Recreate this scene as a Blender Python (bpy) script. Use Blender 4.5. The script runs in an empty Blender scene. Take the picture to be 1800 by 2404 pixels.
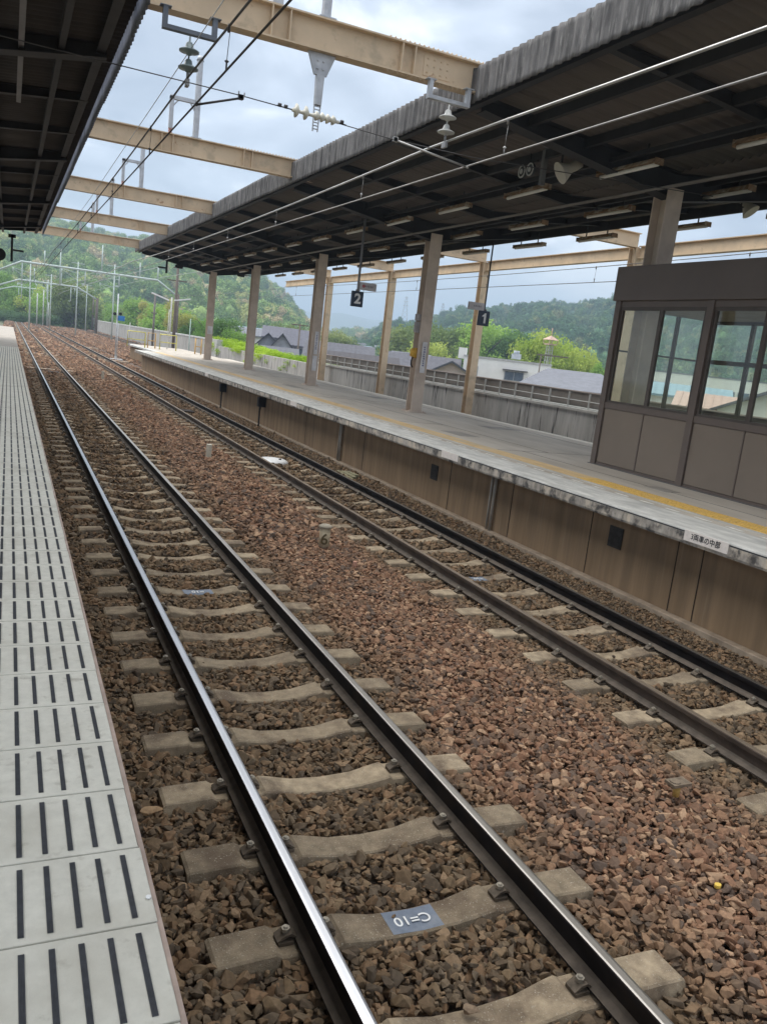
import bpy, bmesh, math, random
import numpy as np
from math import radians, sin, cos, pi, atan2, hypot, tan
from mathutils import Vector, Matrix
random.seed(7); rng = np.random.default_rng(11)
S = bpy.context.scene
COL = S.collection

# ------------------------------------------------------------------ camera
CAM = Vector((0.0, 0.0, 2.4555))
YAW, PITCH, ROLL, FPX = 0.44098, 0.19096, 0.11567, 1929.98
fw = Vector((sin(YAW)*cos(PITCH), cos(YAW)*cos(PITCH), -sin(PITCH)))
r0 = Vector((cos(YAW), -sin(YAW), 0)); u0 = r0.cross(fw)
rr = cos(ROLL)*r0 + sin(ROLL)*u0; uu = -sin(ROLL)*r0 + cos(ROLL)*u0
cd = bpy.data.cameras.new('camera'); cam = bpy.data.objects.new('camera', cd); COL.objects.link(cam)
cam.matrix_world = Matrix(((rr.x, uu.x, -fw.x, CAM.x), (rr.y, uu.y, -fw.y, CAM.y), (rr.z, uu.z, -fw.z, CAM.z), (0, 0, 0, 1)))
cd.sensor_fit = 'VERTICAL'; cd.sensor_height = 36.0; cd.sensor_width = 36.0*1800/2404
cd.lens = 36.0*FPX/2404; cd.clip_start = 0.05; cd.clip_end = 9000
S.camera = cam

# ------------------------------------------------------------------ world, sun, exposure
S.view_settings.view_transform = 'Standard'; S.view_settings.look = 'None'
S.view_settings.exposure = 1.86; S.view_settings.gamma = 1.0
S.cycles.max_bounces = 7; S.cycles.diffuse_bounces = 4; S.cycles.glossy_bounces = 3
S.cycles.transparent_max_bounces = 10; S.cycles.volume_bounces = 0
S.cycles.use_denoising = True; S.cycles.caustics_reflective = False; S.cycles.caustics_refractive = False
S.cycles.sample_clamp_indirect = 4.0
SUN_EL, SUN_AZ = radians(66), radians(-38)      # azimuth measured from +Y towards +X
W = bpy.data.worlds.new("World"); S.world = W; W.use_nodes = True
nt = W.node_tree; nt.nodes.clear()
def N(t, ty, **k):
    n = t.nodes.new(ty)
    for a, b in k.items(): setattr(n, a, b)
    return n
wo = N(nt, 'ShaderNodeOutputWorld'); sky = N(nt, 'ShaderNodeTexSky', sky_type='NISHITA', sun_disc=False)
sky.sun_elevation = SUN_EL; sky.sun_rotation = SUN_AZ; sky.dust_density = 2.0
bg = N(nt, 'ShaderNodeBackground'); bg.inputs['Strength'].default_value = 0.1
tc = N(nt, 'ShaderNodeTexCoord'); sep = N(nt, 'ShaderNodeSeparateXYZ'); nt.links.new(tc.outputs['Generated'], sep.inputs[0])
zc = N(nt, 'ShaderNodeMath', operation='ADD'); nt.links.new(sep.outputs['Z'], zc.inputs[0]); zc.inputs[1].default_value = 0.22
zm = N(nt, 'ShaderNodeMath', operation='MAXIMUM'); nt.links.new(zc.outputs[0], zm.inputs[0]); zm.inputs[1].default_value = 0.05
vd = N(nt, 'ShaderNodeVectorMath', operation='DIVIDE'); cmb = N(nt, 'ShaderNodeCombineXYZ')
for i in range(3): nt.links.new(zm.outputs[0], cmb.inputs[i])
nt.links.new(tc.outputs['Generated'], vd.inputs[0]); nt.links.new(cmb.outputs[0], vd.inputs[1])
n1 = N(nt, 'ShaderNodeTexNoise'); n1.inputs['Scale'].default_value = 1.35; n1.inputs['Detail'].default_value = 7; n1.inputs['Roughness'].default_value = .55; n1.inputs['Distortion'].default_value = .5
nt.links.new(vd.outputs[0], n1.inputs['Vector'])
n2 = N(nt, 'ShaderNodeTexNoise'); n2.inputs['Scale'].default_value = 4.2; n2.inputs['Detail'].default_value = 6; n2.inputs['Distortion'].default_value = .6
nt.links.new(vd.outputs[0], n2.inputs['Vector'])
ad = N(nt, 'ShaderNodeMath', operation='MULTIPLY_ADD'); nt.links.new(n2.outputs['Fac'], ad.inputs[0]); ad.inputs[1].default_value = .35; nt.links.new(n1.outputs['Fac'], ad.inputs[2])
rp = N(nt, 'ShaderNodeValToRGB'); e = rp.color_ramp.elements
e[0].position = .52; e[0].color = (1.32, 1.47, 1.78, 1); e[1].position = .80; e[1].color = (4.1, 4.15, 4.25, 1)
m = rp.color_ramp.elements.new(.61); m.color = (1.72, 1.88, 2.20, 1)
m = rp.color_ramp.elements.new(.70); m.color = (2.35, 2.55, 2.92, 1)
nt.links.new(ad.outputs[0], rp.inputs[0])
mx = N(nt, 'ShaderNodeMixRGB'); mx.inputs[0].default_value = .96
nt.links.new(sky.outputs[0], mx.inputs[1]); nt.links.new(rp.outputs[0], mx.inputs[2])
# pale band low over the hills
hz = N(nt, 'ShaderNodeMapRange'); nt.links.new(sep.outputs['Z'], hz.inputs['Value']); hz.inputs['From Min'].default_value = .18; hz.inputs['From Max'].default_value = .0; hz.inputs['To Max'].default_value = .75
mx2 = N(nt, 'ShaderNodeMixRGB'); nt.links.new(hz.outputs[0], mx2.inputs[0]); nt.links.new(mx.outputs[0], mx2.inputs[1]); mx2.inputs[2].default_value = (2.75, 2.85, 3.05, 1)
nt.links.new(mx2.outputs[0], bg.inputs['Color']); nt.links.new(bg.outputs[0], wo.inputs[0])
sd = bpy.data.lights.new('sun', 'SUN'); sd.energy = 1.5; sd.angle = radians(80); sd.color = (1, .97, .92)
so = bpy.data.objects.new('sun', sd); COL.objects.link(so)
sv = Vector((sin(SUN_AZ)*cos(SUN_EL), cos(SUN_AZ)*cos(SUN_EL), sin(SUN_EL)))
so.rotation_euler = sv.to_track_quat('Z', 'Y').to_euler(); so.location = (0, 0, 60)

# ------------------------------------------------------------------ materials
MATS = {}
def mat(name, c, rough=.8, metal=0., var=.12, vs=3., bump=0., bs=40., c2=None, c2s=2., c2lo=.5, c2hi=.7, stretch=(1, 1, 1), rnd=0., spec=.3, c3=None, c3s=1., c3lo=.55, c3hi=.65, st3=(1, 1, 1)):
    if name in MATS: return MATS[name]
    m = bpy.data.materials.new(name); m.use_nodes = True; t = m.node_tree; b = t.nodes['Principled BSDF']
    b.inputs['Roughness'].default_value = rough; b.inputs['Metallic'].default_value = metal
    b.inputs['Specular IOR Level'].default_value = spec
    g = N(t, 'ShaderNodeNewGeometry')
    def noise(sc, st, det=6):
        mp = N(t, 'ShaderNodeVectorMath', operation='MULTIPLY'); t.links.new(g.outputs['Position'], mp.inputs[0]); mp.inputs[1].default_value = st
        n = N(t, 'ShaderNodeTexNoise'); n.inputs['Scale'].default_value = sc; n.inputs['Detail'].default_value = det; n.inputs['Roughness'].default_value = .6
        t.links.new(mp.outputs[0], n.inputs['Vector']); return n
    n = noise(vs, stretch)
    mr = N(t, 'ShaderNodeMapRange'); mr.inputs['From Min'].default_value = .3; mr.inputs['From Max'].default_value = .7
    mr.inputs['To Min'].default_value = 1-var*1.6; mr.inputs['To Max'].default_value = 1+var*1.6
    t.links.new(n.outputs['Fac'], mr.inputs['Value'])
    vm = N(t, 'ShaderNodeVectorMath', operation='SCALE'); vm.inputs[0].default_value = c; t.links.new(mr.outputs[0], vm.inputs['Scale'])
    out = vm.outputs[0]
    if rnd:
        oi = N(t, 'ShaderNodeObjectInfo'); r = N(t, 'ShaderNodeMapRange'); t.links.new(oi.outputs['Random'], r.inputs['Value'])
        r.inputs['To Min'].default_value = 1-rnd; r.inputs['To Max'].default_value = 1+rnd
        v2 = N(t, 'ShaderNodeVectorMath', operation='SCALE'); t.links.new(out, v2.inputs[0]); t.links.new(r.outputs[0], v2.inputs['Scale']); out = v2.outputs[0]
    for cc, ss, lo, hi, st in ((c2, c2s, c2lo, c2hi, stretch), (c3, c3s, c3lo, c3hi, st3)):
        if cc is None: continue
        n2 = noise(ss, st, 8); m2 = N(t, 'ShaderNodeMapRange'); m2.inputs['From Min'].default_value = lo; m2.inputs['From Max'].default_value = hi
        t.links.new(n2.outputs['Fac'], m2.inputs['Value'])
        x = N(t, 'ShaderNodeMixRGB'); t.links.new(m2.outputs[0], x.inputs[0]); t.links.new(out, x.inputs[1]); x.inputs[2].default_value = (*cc, 1); out = x.outputs[0]
    t.links.new(out, b.inputs['Base Color'])
    if bump:
        nb = noise(bs, (1, 1, 1), 5); bp = N(t, 'ShaderNodeBump'); bp.inputs['Strength'].default_value = bump; bp.inputs['Distance'].default_value = .01
        t.links.new(nb.outputs['Fac'], bp.inputs['Height']); t.links.new(bp.outputs[0], b.inputs['Normal'])
    MATS[name] = m; return m

# ------------------------------------------------------------------ mesh helpers
class MB:
    def __init__(s): s.v = []; s.f = []; s.m = []; s.sm = []
    def face(s, idx, mi=0, sm=False): s.f.append(tuple(idx)); s.m.append(mi); s.sm.append(sm)
    def box(s, x0, x1, y0, y1, z0, z1, mi=0):
        b = len(s.v)
        s.v += [(x0, y0, z0), (x1, y0, z0), (x1, y1, z0), (x0, y1, z0), (x0, y0, z1), (x1, y0, z1), (x1, y1, z1), (x0, y1, z1)]
        for q in ((0, 3, 2, 1), (4, 5, 6, 7), (0, 1, 5, 4), (1, 2, 6, 5), (2, 3, 7, 6), (3, 0, 4, 7)): s.face([b+i for i in q], mi)
        return s
    def extr(s, prof, a0, a1, axis='Y', mi=0, mis=None, sm=False):
        # closed profile extruded; axis Y: prof=(x,z); axis X: prof=(y,z); axis Z: prof=(x,y)
        def P(u, w, a): return (u, a, w) if axis == 'Y' else ((a, u, w) if axis == 'X' else (u, w, a))
        b = len(s.v); n = len(prof)
        s.v += [P(u, w, a0) for u, w in prof] + [P(u, w, a1) for u, w in prof]
        for i in range(n):
            j = (i+1) % n; s.face((b+i, b+j, b+n+j, b+n+i), mis[i] if mis else mi, sm)
        s.face([b+i for i in range(n)][::-1], mi); s.face([b+n+i for i in range(n)], mi); return s
    def tube(s, pts, r, n=8, mi=0, sm=True, cap=True):
        pts = [Vector(p) for p in pts]; rs = r if isinstance(r, (list, tuple)) else [r]*len(pts)
        b = len(s.v); k = len(pts)
        for i, p in enumerate(pts):
            d = (pts[min(i+1, k-1)]-pts[max(i-1, 0)]).normalized()
            a = d.cross(Vector((0, 0, 1)) if abs(d.z) < .9 else Vector((1, 0, 0))).normalized(); c = d.cross(a)
            for q in range(n):
                t = 2*pi*q/n; s.v.append(tuple(p+(a*cos(t)+c*sin(t))*rs[i]))
        for i in range(k-1):
            for q in range(n):
                w = (q+1) % n; s.face((b+i*n+q, b+i*n+w, b+(i+1)*n+w, b+(i+1)*n+q), mi, sm)
        if cap: s.face([b+q for q in range(n)][::-1], mi); s.face([b+(k-1)*n+q for q in range(n)], mi)
        return s
    def bar(s, p, q, w, h, mi=0):
        p = Vector(p); q = Vector(q); d = (q-p).normalized(); up = Vector((0, 0, 1)) if abs(d.z) < .95 else Vector((0, 1, 0))
        a = d.cross(up).normalized()*w/2; c = a.cross(d).normalized()*h/2; b = len(s.v)
        for o in (p, q): s.v += [tuple(o+a+c), tuple(o-a+c), tuple(o-a-c), tuple(o+a-c)]
        for i in range(4): s.face((b+i, b+(i+1) % 4, b+4+(i+1) % 4, b+4+i), mi)
        s.face((b+3, b+2, b+1, b), mi); s.face((b+4, b+5, b+6, b+7), mi); return s
    def grid(s, P, mi=0, sm=False):
        b = len(s.v); R = len(P); C = len(P[0])
        for row in P: s.v += [tuple(p) for p in row]
        for i in range(R-1):
            for j in range(C-1): s.face((b+i*C+j, b+i*C+j+1, b+(i+1)*C+j+1, b+(i+1)*C+j), mi, sm)
        return s
    def build(s, name, mats, parent=None, bevel=0, loc=None, rotz=None, solid=0):
        me = bpy.data.meshes.new(name); me.from_pydata(s.v, [], s.f)
        mats = mats if isinstance(mats, (list, tuple)) else [mats]
        for m in mats: me.materials.append(m)
        me.polygons.foreach_set('material_index', s.m); me.polygons.foreach_set('use_smooth', s.sm); me.update()
        o = bpy.data.objects.new(name, me); COL.objects.link(o)
        if parent: o.parent = parent
        if loc: o.location = loc
        if rotz is not None: o.rotation_euler = (0, 0, rotz)
        if bevel:
            bv = o.modifiers.new('bevel', 'BEVEL'); bv.width = bevel; bv.segments = 2; bv.limit_method = 'ANGLE'
        if solid:
            sm = o.modifiers.new('solid', 'SOLIDIFY'); sm.thickness = solid
        return o
def tag(o, label=None, cat=None, group=None, kind=None):
    if label: o['label'] = label
    if cat: o['category'] = cat
    if group: o['group'] = group
    if kind: o['kind'] = kind
    return o
def empty(name, loc, label, cat, group=None, rotz=0):
    o = bpy.data.objects.new(name, None); COL.objects.link(o); o.location = loc; o.rotation_euler = (0, 0, rotz); o.empty_display_size = .2
    return tag(o, label, cat, group)
def copy_tree(o, parent=None):
    c = o.copy(); COL.objects.link(c)
    if parent: c.parent = parent
    for ch in list(o.children): copy_tree(ch, c)
    return c
ORD = 'first second third fourth fifth sixth seventh eighth ninth tenth eleventh twelfth thirteenth fourteenth fifteenth'.split()
def text_obj(name, body, size, m, parent, loc, rot, ext=.002, sx=1.0, bold=.012):
    cu = bpy.data.curves.new(name, 'FONT'); cu.body = body; cu.size = size; cu.extrude = ext; cu.offset = size*bold; cu.align_x = 'CENTER'; cu.align_y = 'CENTER'
    o = bpy.data.objects.new(name, cu); COL.objects.link(o); bpy.context.view_layer.update()
    me = bpy.data.meshes.new_from_object(o.evaluated_get(bpy.context.evaluated_depsgraph_get())); bpy.data.objects.remove(o)
    me.materials.clear(); me.materials.append(m); t = bpy.data.objects.new(name, me); COL.objects.link(t)
    t.parent = parent; t.location = loc; t.rotation_euler = rot; t.scale = (sx, 1, 1); return t
def pol(az, dist, e=0.):
    a = radians(az); return Vector((sin(a)*dist, cos(a)*dist, 2.4555+e*dist))

# ================================================================== LARGE STRUCTURE
XA, XB = 1.857, 5.458            # track centres
G2 = 0.566
tan_paint = mat('tan_paint', (.62, .485, .335), rough=.7, var=.08, vs=1.5, c2=(.30, .15, .08), c2s=5, c2lo=.62, c2hi=.72, c3=(.50, .40, .28), c3s=2.5)
conc = mat('concrete_white', (.52, .51, .47), rough=.85, var=.08, vs=9, bump=.15, bs=120, c2=(.40, .385, .34), c2s=3, c2lo=.5, c2hi=.75)
# ---- ground sheets
gm = mat('ground_dirt', (.16, .14, .10), var=.3, vs=.2, c2=(.10, .13, .05), c2s=.05, c2lo=.4, c2hi=.6)
m = MB(); P = []
xs = [-3000, -400, -60, -8, 17.6, 18.4, 40, 200, 900, 4000]; ys = [-60, -10, 60, 120, 240, 400, 900, 2000, 4500]
for y in ys:
    P.append([(x, y, (-.62 if x < 18 else -5.2) - (0 if y < 5000 else 0)) for x in xs])
m.grid(P); tag(m.build('ground', gm), kind='structure')
# ballast bed under the loose stones
bedm = mat('ballast_bed', (.10, .074, .054), var=.5, vs=25, bump=1., bs=30, c2=(.17, .105, .07), c2s=18, c2lo=.45, c2hi=.6)
def bed_z(x):
    z = -.165
    for c in (XA, XB, 14.4):
        d = abs(x-c)
        if d < 1.0: z = -.210
        elif d < 1.2: z = min(z, -.205+(d-1.0)*.2)
    if 6.45 < x < 7.6: z = -.245-(x-6.45)*.08
    if x < .85: z = -.200
    return z
m = MB(); bx = [-.5, .3, .62] + list(np.arange(.64, 7.5, .1)) + [7.7, 12.4, 12.9, 13.3, 14.4, 15.5, 16.2, 16.9]
P = [[(x, y, bed_z(x)-.035-(0 if y < 70 else .0)) for x in bx] for y in (-12, 10, 40, 90, 240)]
m.grid(P); tag(m.build('ballast_bed_ground', bedm), kind='structure')

# ---- rails and sleepers
railm = mat('rail_side_rust', (.012, .010, .010), rough=.75, var=.3, vs=6, c2=(.022, .016, .012), c2s=4, spec=.12)
railfoot = mat('rail_foot_dust', (.10, .08, .062), rough=.8, var=.2, vs=12)
railtop = mat('rail_polished_top', (.56, .56, .57), rough=.30, metal=1., var=.06, vs=30, stretch=(1, .05, 1))
railtop2 = mat('rail_dull_top', (.34, .27, .20), rough=.42, metal=.7, var=.12, vs=14, stretch=(1, .1, 1))
webm = mat('rail_web_brown', (.075, .055, .042), rough=.75, var=.2, vs=6, c2=(.10, .075, .055), c2s=3)
sleeperm = mat('sleeper_concrete', (.33, .26, .175), rough=.9, var=.18, vs=14, bump=.5, bs=160, c2=(.15, .11, .075), c2s=4, c2lo=.46, c2hi=.66, c3=(.50, .45, .36), c3s=110, c3lo=.6, c3hi=.68, rnd=.22)
clipm = mat('clip_iron', (.12, .095, .07), rough=.7, metal=.2, var=.25, vs=30)
boltm = mat('bolt_iron', (.28, .25, .20), rough=.55, metal=.4, var=.2, vs=30)
plate_blue = mat('grey_blue_paint', (.17, .20, .25), rough=.6, var=.1, vs=20, c2=(.24, .26, .29), c2s=12)
whitep = mat('white_paint', (.80, .80, .78), rough=.6, var=.05, vs=20)
def rail_profile():
    L = [(-.0635, -.153), (-.0635, -.143), (-.025, -.128), (-.009, -.115), (-.0075, -.055), (-.012, -.043), (-.0325, -.036), (-.0325, -.008), (-.027, -.0015), (-.016, 0)]
    R = [(-x, z) for x, z in L[::-1]]; p = [(x*.92 if z > -.04 else x, z) for x, z in L+R]
    mi = []
    for i in range(len(p)):
        a = p[i]; b = p[(i+1) % len(p)]; z = (a[1]+b[1])/2
        mi.append(1 if z > -.0016 else (2 if z < -.12 and a[1] > -.15 else 0))
    return p, mi
RP, RM = rail_profile()
def make_track(xc, y0, y1, phase, label, top, side, nmax, clips_to=48):
    t = empty('railway_track', (xc, 0, 0), label, 'track', 'railway tracks between the platforms')
    for s in (-1, 1):
        m = MB(); ysr = [y0, y1]; m.extr([(x+s*G2, z) for x, z in RP], y0, y1, 'Y', mis=RM)
        m.build('rail', [side, top, railfoot], t, bevel=0)
    first = None; k = 0; ph = phase % .6457
    ks = [ph+.6457*i for i in range(-9, 400)]; ks = [y for y in ks if y > -5 and y < y1]
    # one sleeper
    def sl_mesh(m, yo=0.):
        XsT = [-1.0, -.985, -.725, -.695, -.43, -.405, -.36, -.2, 0, .2, .36, .405, .43, .695, .725, .985, 1.0]
        ZT = {1.0: -.172, .98: -.160, .72: -.152, .69: -.1725, .43: -.1725, .41: -.158, .40: -.158, .36: -.166, .2: -.197, 0: -.208}
        rows = []
        for x in XsT:
            z = ZT[min(ZT, key=lambda k_: abs(k_-abs(x)))]; w = .095 if abs(x) > .3 else .085
            rows.append([(x, yo-w-.035, z-.13), (x, yo-w-.006, z-.008), (x, yo-w+.004, z), (x, yo+w-.004, z), (x, yo+w+.006, z-.008), (x, yo+w+.035, z-.13)])
        b = len(m.v)
        m.grid([r[::-1] for r in rows])
        m.face([b+i for i in range(6)]); m.face([b+len(rows)*6-1-i for i in range(6)])
    def clip_mesh():
        # local origin at rail centre, +x pointing away from the rail
        m = MB(); m.box(.062, .135, -.038, .038, -.172, -.155, 0)
        m.extr([(.045, -.141), (.075, -.120), (.105, -.126), (.140, -.150), (.130, -.156), (.10, -.138), (.078, -.133), (.045, -.150)], -.032, .032, 'Y')
        m.tube([(.095, 0, -.15), (.095, 0, -.098)], .011, 8, 1); m.tube([(.095, 0, -.124), (.095, 0, -.106)], .021, 6, 1, sm=False)
        return m
    cm = clip_mesh()
    for i, y in enumerate(ks[:nmax]):
        if first is None:
            m = MB(); sl_mesh(m); first = m.build('sleeper', sleeperm, t); first.location = (0, y, 0)
            c0 = cm.build('rail_clip', [clipm, boltm], first)
            lst = [(-G2, pi), (-G2, 0), (G2, pi), (G2, 0)]
            c0.location = (lst[0][0], 0, 0); c0.rotation_euler = (0, 0, pi)
            for x, rz in lst[1:]:
                c = c0.copy(); COL.objects.link(c); c.parent = first; c.location = (x, 0, 0); c.rotation_euler = (0, 0, rz)
        else:
            if y < clips_to: c = copy_tree(first, t)
            else: c = first.copy(); COL.objects.link(c); c.parent = t
            c.location = (random.uniform(-.012, .012), y+random.uniform(-.008, .008), random.uniform(-.004, .004)); c.rotation_euler = (0, 0, random.uniform(-.006, .006))
    if len(ks) > nmax:
        m = MB()
        for y in ks[nmax:]: sl_mesh(m, y)
        tag(m.build('sleeper', sleeperm, t), kind='stuff')
    return t, ks
trackA, ksA = make_track(XA, -8, 235, 7.558, 'near railway track with polished rails beside the ribbed white platform', railtop, railm, 92)
trackB, ksB = make_track(XB, -8, 235, 4.68, 'railway track with dull brown rails below the far platform wall', railtop2, webm, 92)
trackC, ksC = make_track(14.4, 2, 235, 1.2, 'railway track on the far side of the far platform, mostly hidden behind it', railtop2, webm, 60, 0)
# right rail of track B shows dark side, bluish
topmid = mat('rail_semi_polished', (.44, .41, .37), rough=.38, metal=1., var=.1, vs=20, stretch=(1, .05, 1))
trackB.children[1].data.materials[0] = railm; trackB.children[1].data.materials[1] = topmid; trackA.children[1].data.materials[1] = topmid
# painted marks on sleepers
def mark(xc, y, w, txt, label, off=0.):
    t = empty('painted_mark', (xc+off, y, -.2115), label, 'painted mark', 'painted number patches on sleepers')
    # the sleeper top sags towards its middle: follow it
    zz = lambda x: -.2065+abs(x+off)*.055
    m = MB(); m.grid([[(-w/2+w*i/8, -.078, zz(-w/2+w*i/8)+.2115), (-w/2+w*i/8, .078, zz(-w/2+w*i/8)+.2115)] for i in range(9)]); m.f = [f[::-1] for f in m.f]
    m.build('grey_patch', plate_blue, t)
    if txt: text_obj('lettering', txt, .085, whitep, t, (0, 0, .0125), (0, 0, pi), .001)
    return t
mark(XA, 3.038, .27, 'C=10', 'grey blue patch painted C=10 in white on the near sleeper, upside down', -.02)
mark(XA, ksA[min(range(len(ksA)), key=lambda i: abs(ksA[i]-8.2))], .30, '=10', 'pale grey patch with small white figures on a sleeper further along the near track')
mark(XA, ksA[min(range(len(ksA)), key=lambda i: abs(ksA[i]-13.3))], .34, '', 'faint whitish patch on a sleeper of the near track, farthest of the painted sleepers')
mark(XB, ksB[min(range(len(ksB)), key=lambda i: abs(ksB[i]-8.5))], .20, '=10', 'small dark patch with white figures on a sleeper of the brown railed track')

# ---- loose ballast stones (geometry node instances)
protos = bpy.data.collections.new('stone_shapes')
stonem = bpy.data.materials.new('ballast_stone'); stonem.use_nodes = True
t = stonem.node_tree; b = t.nodes['Principled BSDF']; b.inputs['Roughness'].default_value = .85; b.inputs['Specular IOR Level'].default_value = .25
g = N(t, 'ShaderNodeNewGeometry'); oi = N(t, 'ShaderNodeObjectInfo')
rA = N(t, 'ShaderNodeValToRGB'); rB = N(t, 'ShaderNodeValToRGB')
def ramp(r, cols):
    r.color_ramp.interpolation = 'CONSTANT'; el = r.color_ramp.elements; n = len(cols)
    el[0].color = (*cols[0], 1); el[1].position = 1./n; el[1].color = (*cols[1], 1)
    for i in range(2, n): el.new(i/n).color = (*cols[i], 1)
ramp(rA, [(0.156, 0.105, 0.061), (0.198, 0.132, 0.076), (0.12, 0.085, 0.054), (0.229, 0.142, 0.08), (0.172, 0.125, 0.079), (0.094, 0.069, 0.046), (0.26, 0.176, 0.105), (0.177, 0.111, 0.062), (0.135, 0.1, 0.067), (0.208, 0.144, 0.084)])
ramp(rB, [(0.234, 0.127, 0.077), (0.281, 0.157, 0.094), (0.172, 0.106, 0.069), (0.343, 0.211, 0.13), (0.203, 0.118, 0.074), (0.13, 0.092, 0.069), (0.26, 0.147, 0.087), (0.416, 0.27, 0.168), (0.208, 0.132, 0.084), (0.156, 0.102, 0.071)])
t.links.new(oi.outputs['Random'], rA.inputs[0]); t.links.new(oi.outputs['Random'], rB.inputs[0])
sx = N(t, 'ShaderNodeSeparateXYZ'); t.links.new(g.outputs['Position'], sx.inputs[0])
nn = N(t, 'ShaderNodeTexNoise'); nn.inputs['Scale'].default_value = .8; t.links.new(g.outputs['Position'], nn.inputs['Vector'])
# red, fresh stone lies between the two tracks
a1 = N(t, 'ShaderNodeMath', operation='SUBTRACT'); t.links.new(sx.outputs['X'], a1.inputs[0]); a1.inputs[1].default_value = 3.68
a2 = N(t, 'ShaderNodeMath', operation='ABSOLUTE'); t.links.new(a1.outputs[0], a2.inputs[0])
a3 = N(t, 'ShaderNodeMath', operation='MULTIPLY_ADD'); t.links.new(nn.outputs['Fac'], a3.inputs[0]); a3.inputs[1].default_value = 1.1; t.links.new(a2.outputs[0], a3.inputs[2])
a4 = N(t, 'ShaderNodeMapRange'); t.links.new(a3.outputs[0], a4.inputs['Value']); a4.inputs['From Min'].default_value = 1.05; a4.inputs['From Max'].default_value = 1.65; a4.inputs['To Min'].default_value = 1; a4.inputs['To Max'].default_value = 0
# far along the line rust colours everything
a5 = N(t, 'ShaderNodeMapRange'); t.links.new(sx.outputs['Y'], a5.inputs['Value']); a5.inputs['From Min'].default_value = 24; a5.inputs['From Max'].default_value = 48
a6 = N(t, 'ShaderNodeMath', operation='MAXIMUM'); t.links.new(a4.outputs[0], a6.inputs[0]); t.links.new(a5.outputs[0], a6.inputs[1])
mxx = N(t, 'ShaderNodeMixRGB'); t.links.new(a6.outputs[0], mxx.inputs[0]); t.links.new(rA.outputs[0], mxx.inputs[1]); t.links.new(rB.outputs[0], mxx.inputs[2])
n3 = N(t, 'ShaderNodeTexNoise'); n3.inputs['Scale'].default_value = 60; n3.inputs['Detail'].default_value = 4; t.links.new(g.outputs['Position'], n3.inputs['Vector'])
m3 = N(t, 'ShaderNodeMapRange'); t.links.new(n3.outputs['Fac'], m3.inputs['Value']); m3.inputs['From Min'].default_value = .3; m3.inputs['From Max'].default_value = .7; m3.inputs['To Min'].default_value = .78; m3.inputs['To Max'].default_value = 1.2
v3 = N(t, 'ShaderNodeVectorMath', operation='SCALE'); t.links.new(mxx.outputs[0], v3.inputs[0]); t.links.new(m3.outputs[0], v3.inputs['Scale'])
t.links.new(v3.outputs[0], b.inputs['Base Color'])
for i in range(14):
    bm = bmesh.new(); rs = random.Random(100+i)
    ax = (rs.uniform(.75, 1.2), rs.uniform(.6, .95), rs.uniform(.45, .75))
    for j in range(rs.choice((9, 10, 12, 13))):
        z = rs.uniform(-1, 1); a = rs.uniform(0, 2*pi); q = (1-z*z)**.5
        v = [q*cos(a), q*sin(a), z]; k = max(abs(c) for c in v)**.45   # pushes towards a blocky shape
        bm.verts.new([c/k*x*.5 for c, x in zip(v, ax)])
    bmesh.ops.convex_hull(bm, input=bm.verts[:])
    loose = [v for v in bm.verts if not v.link_faces]; bmesh.ops.delete(bm, geom=loose, context='VERTS')
    bmesh.ops.bevel(bm, geom=bm.edges[:], offset=.018, segments=1, affect='EDGES')
    me = bpy.data.meshes.new('stone_shape'); bm.to_mesh(me); bm.free(); me.materials.append(stonem)
    protos.objects.link(bpy.data.objects.new('stone_shape', me))
def scatter(name, pts, rot, scl, idx, coll, mt, label, kind='stuff'):
    me = bpy.data.meshes.new(name); n = len(pts); me.vertices.add(n); me.vertices.foreach_set('co', np.asarray(pts, np.float32).ravel())
    for nm, arr in (('rot', rot), ('scl', scl)):
        a = me.attributes.new(nm, 'FLOAT_VECTOR', 'POINT'); a.data.foreach_set('vector', np.asarray(arr, np.float32).ravel())
    a = me.attributes.new('idx', 'INT', 'POINT'); a.data.foreach_set('value', np.asarray(idx, np.int32)); me.materials.append(mt); me.update()
    o = bpy.data.objects.new(name, me); COL.objects.link(o); tag(o, label, None, None, kind)
    ng = bpy.data.node_groups.new(name, 'GeometryNodeTree')
    ng.interface.new_socket('Geometry', in_out='INPUT', socket_type='NodeSocketGeometry'); ng.interface.new_socket('Geometry', in_out='OUTPUT', socket_type='NodeSocketGeometry')
    gi = N(ng, 'NodeGroupInput'); go = N(ng, 'NodeGroupOutput'); ip = N(ng, 'GeometryNodeInstanceOnPoints'); ci = N(ng, 'GeometryNodeCollectionInfo')
    ci.inputs['Collection'].default_value = coll; ci.inputs['Separate Children'].default_value = True; ci.inputs['Reset Children'].default_value = True
    def na(nm, ty):
        x = N(ng, 'GeometryNodeInputNamedAttribute', data_type=ty); x.inputs['Name'].default_value = nm; return x.outputs['Attribute']
    e2 = N(ng, 'FunctionNodeEulerToRotation')
    ng.links.new(na('rot', 'FLOAT_VECTOR'), e2.inputs[0]); ng.links.new(gi.outputs[0], ip.inputs['Points']); ng.links.new(ci.outputs[0], ip.inputs['Instance'])
    ip.inputs['Pick Instance'].default_value = True; ng.links.new(na('idx', 'INT'), ip.inputs['Instance Index'])
    ng.links.new(e2.outputs[0], ip.inputs['Rotation']); ng.links.new(na('scl', 'FLOAT_VECTOR'), ip.inputs['Scale']); ng.links.new(ip.outputs[0], go.inputs[0])
    md = o.modifiers.new('scatter', 'NODES'); md.node_group = ng
    return o
bedv = np.vectorize(bed_z)
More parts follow.
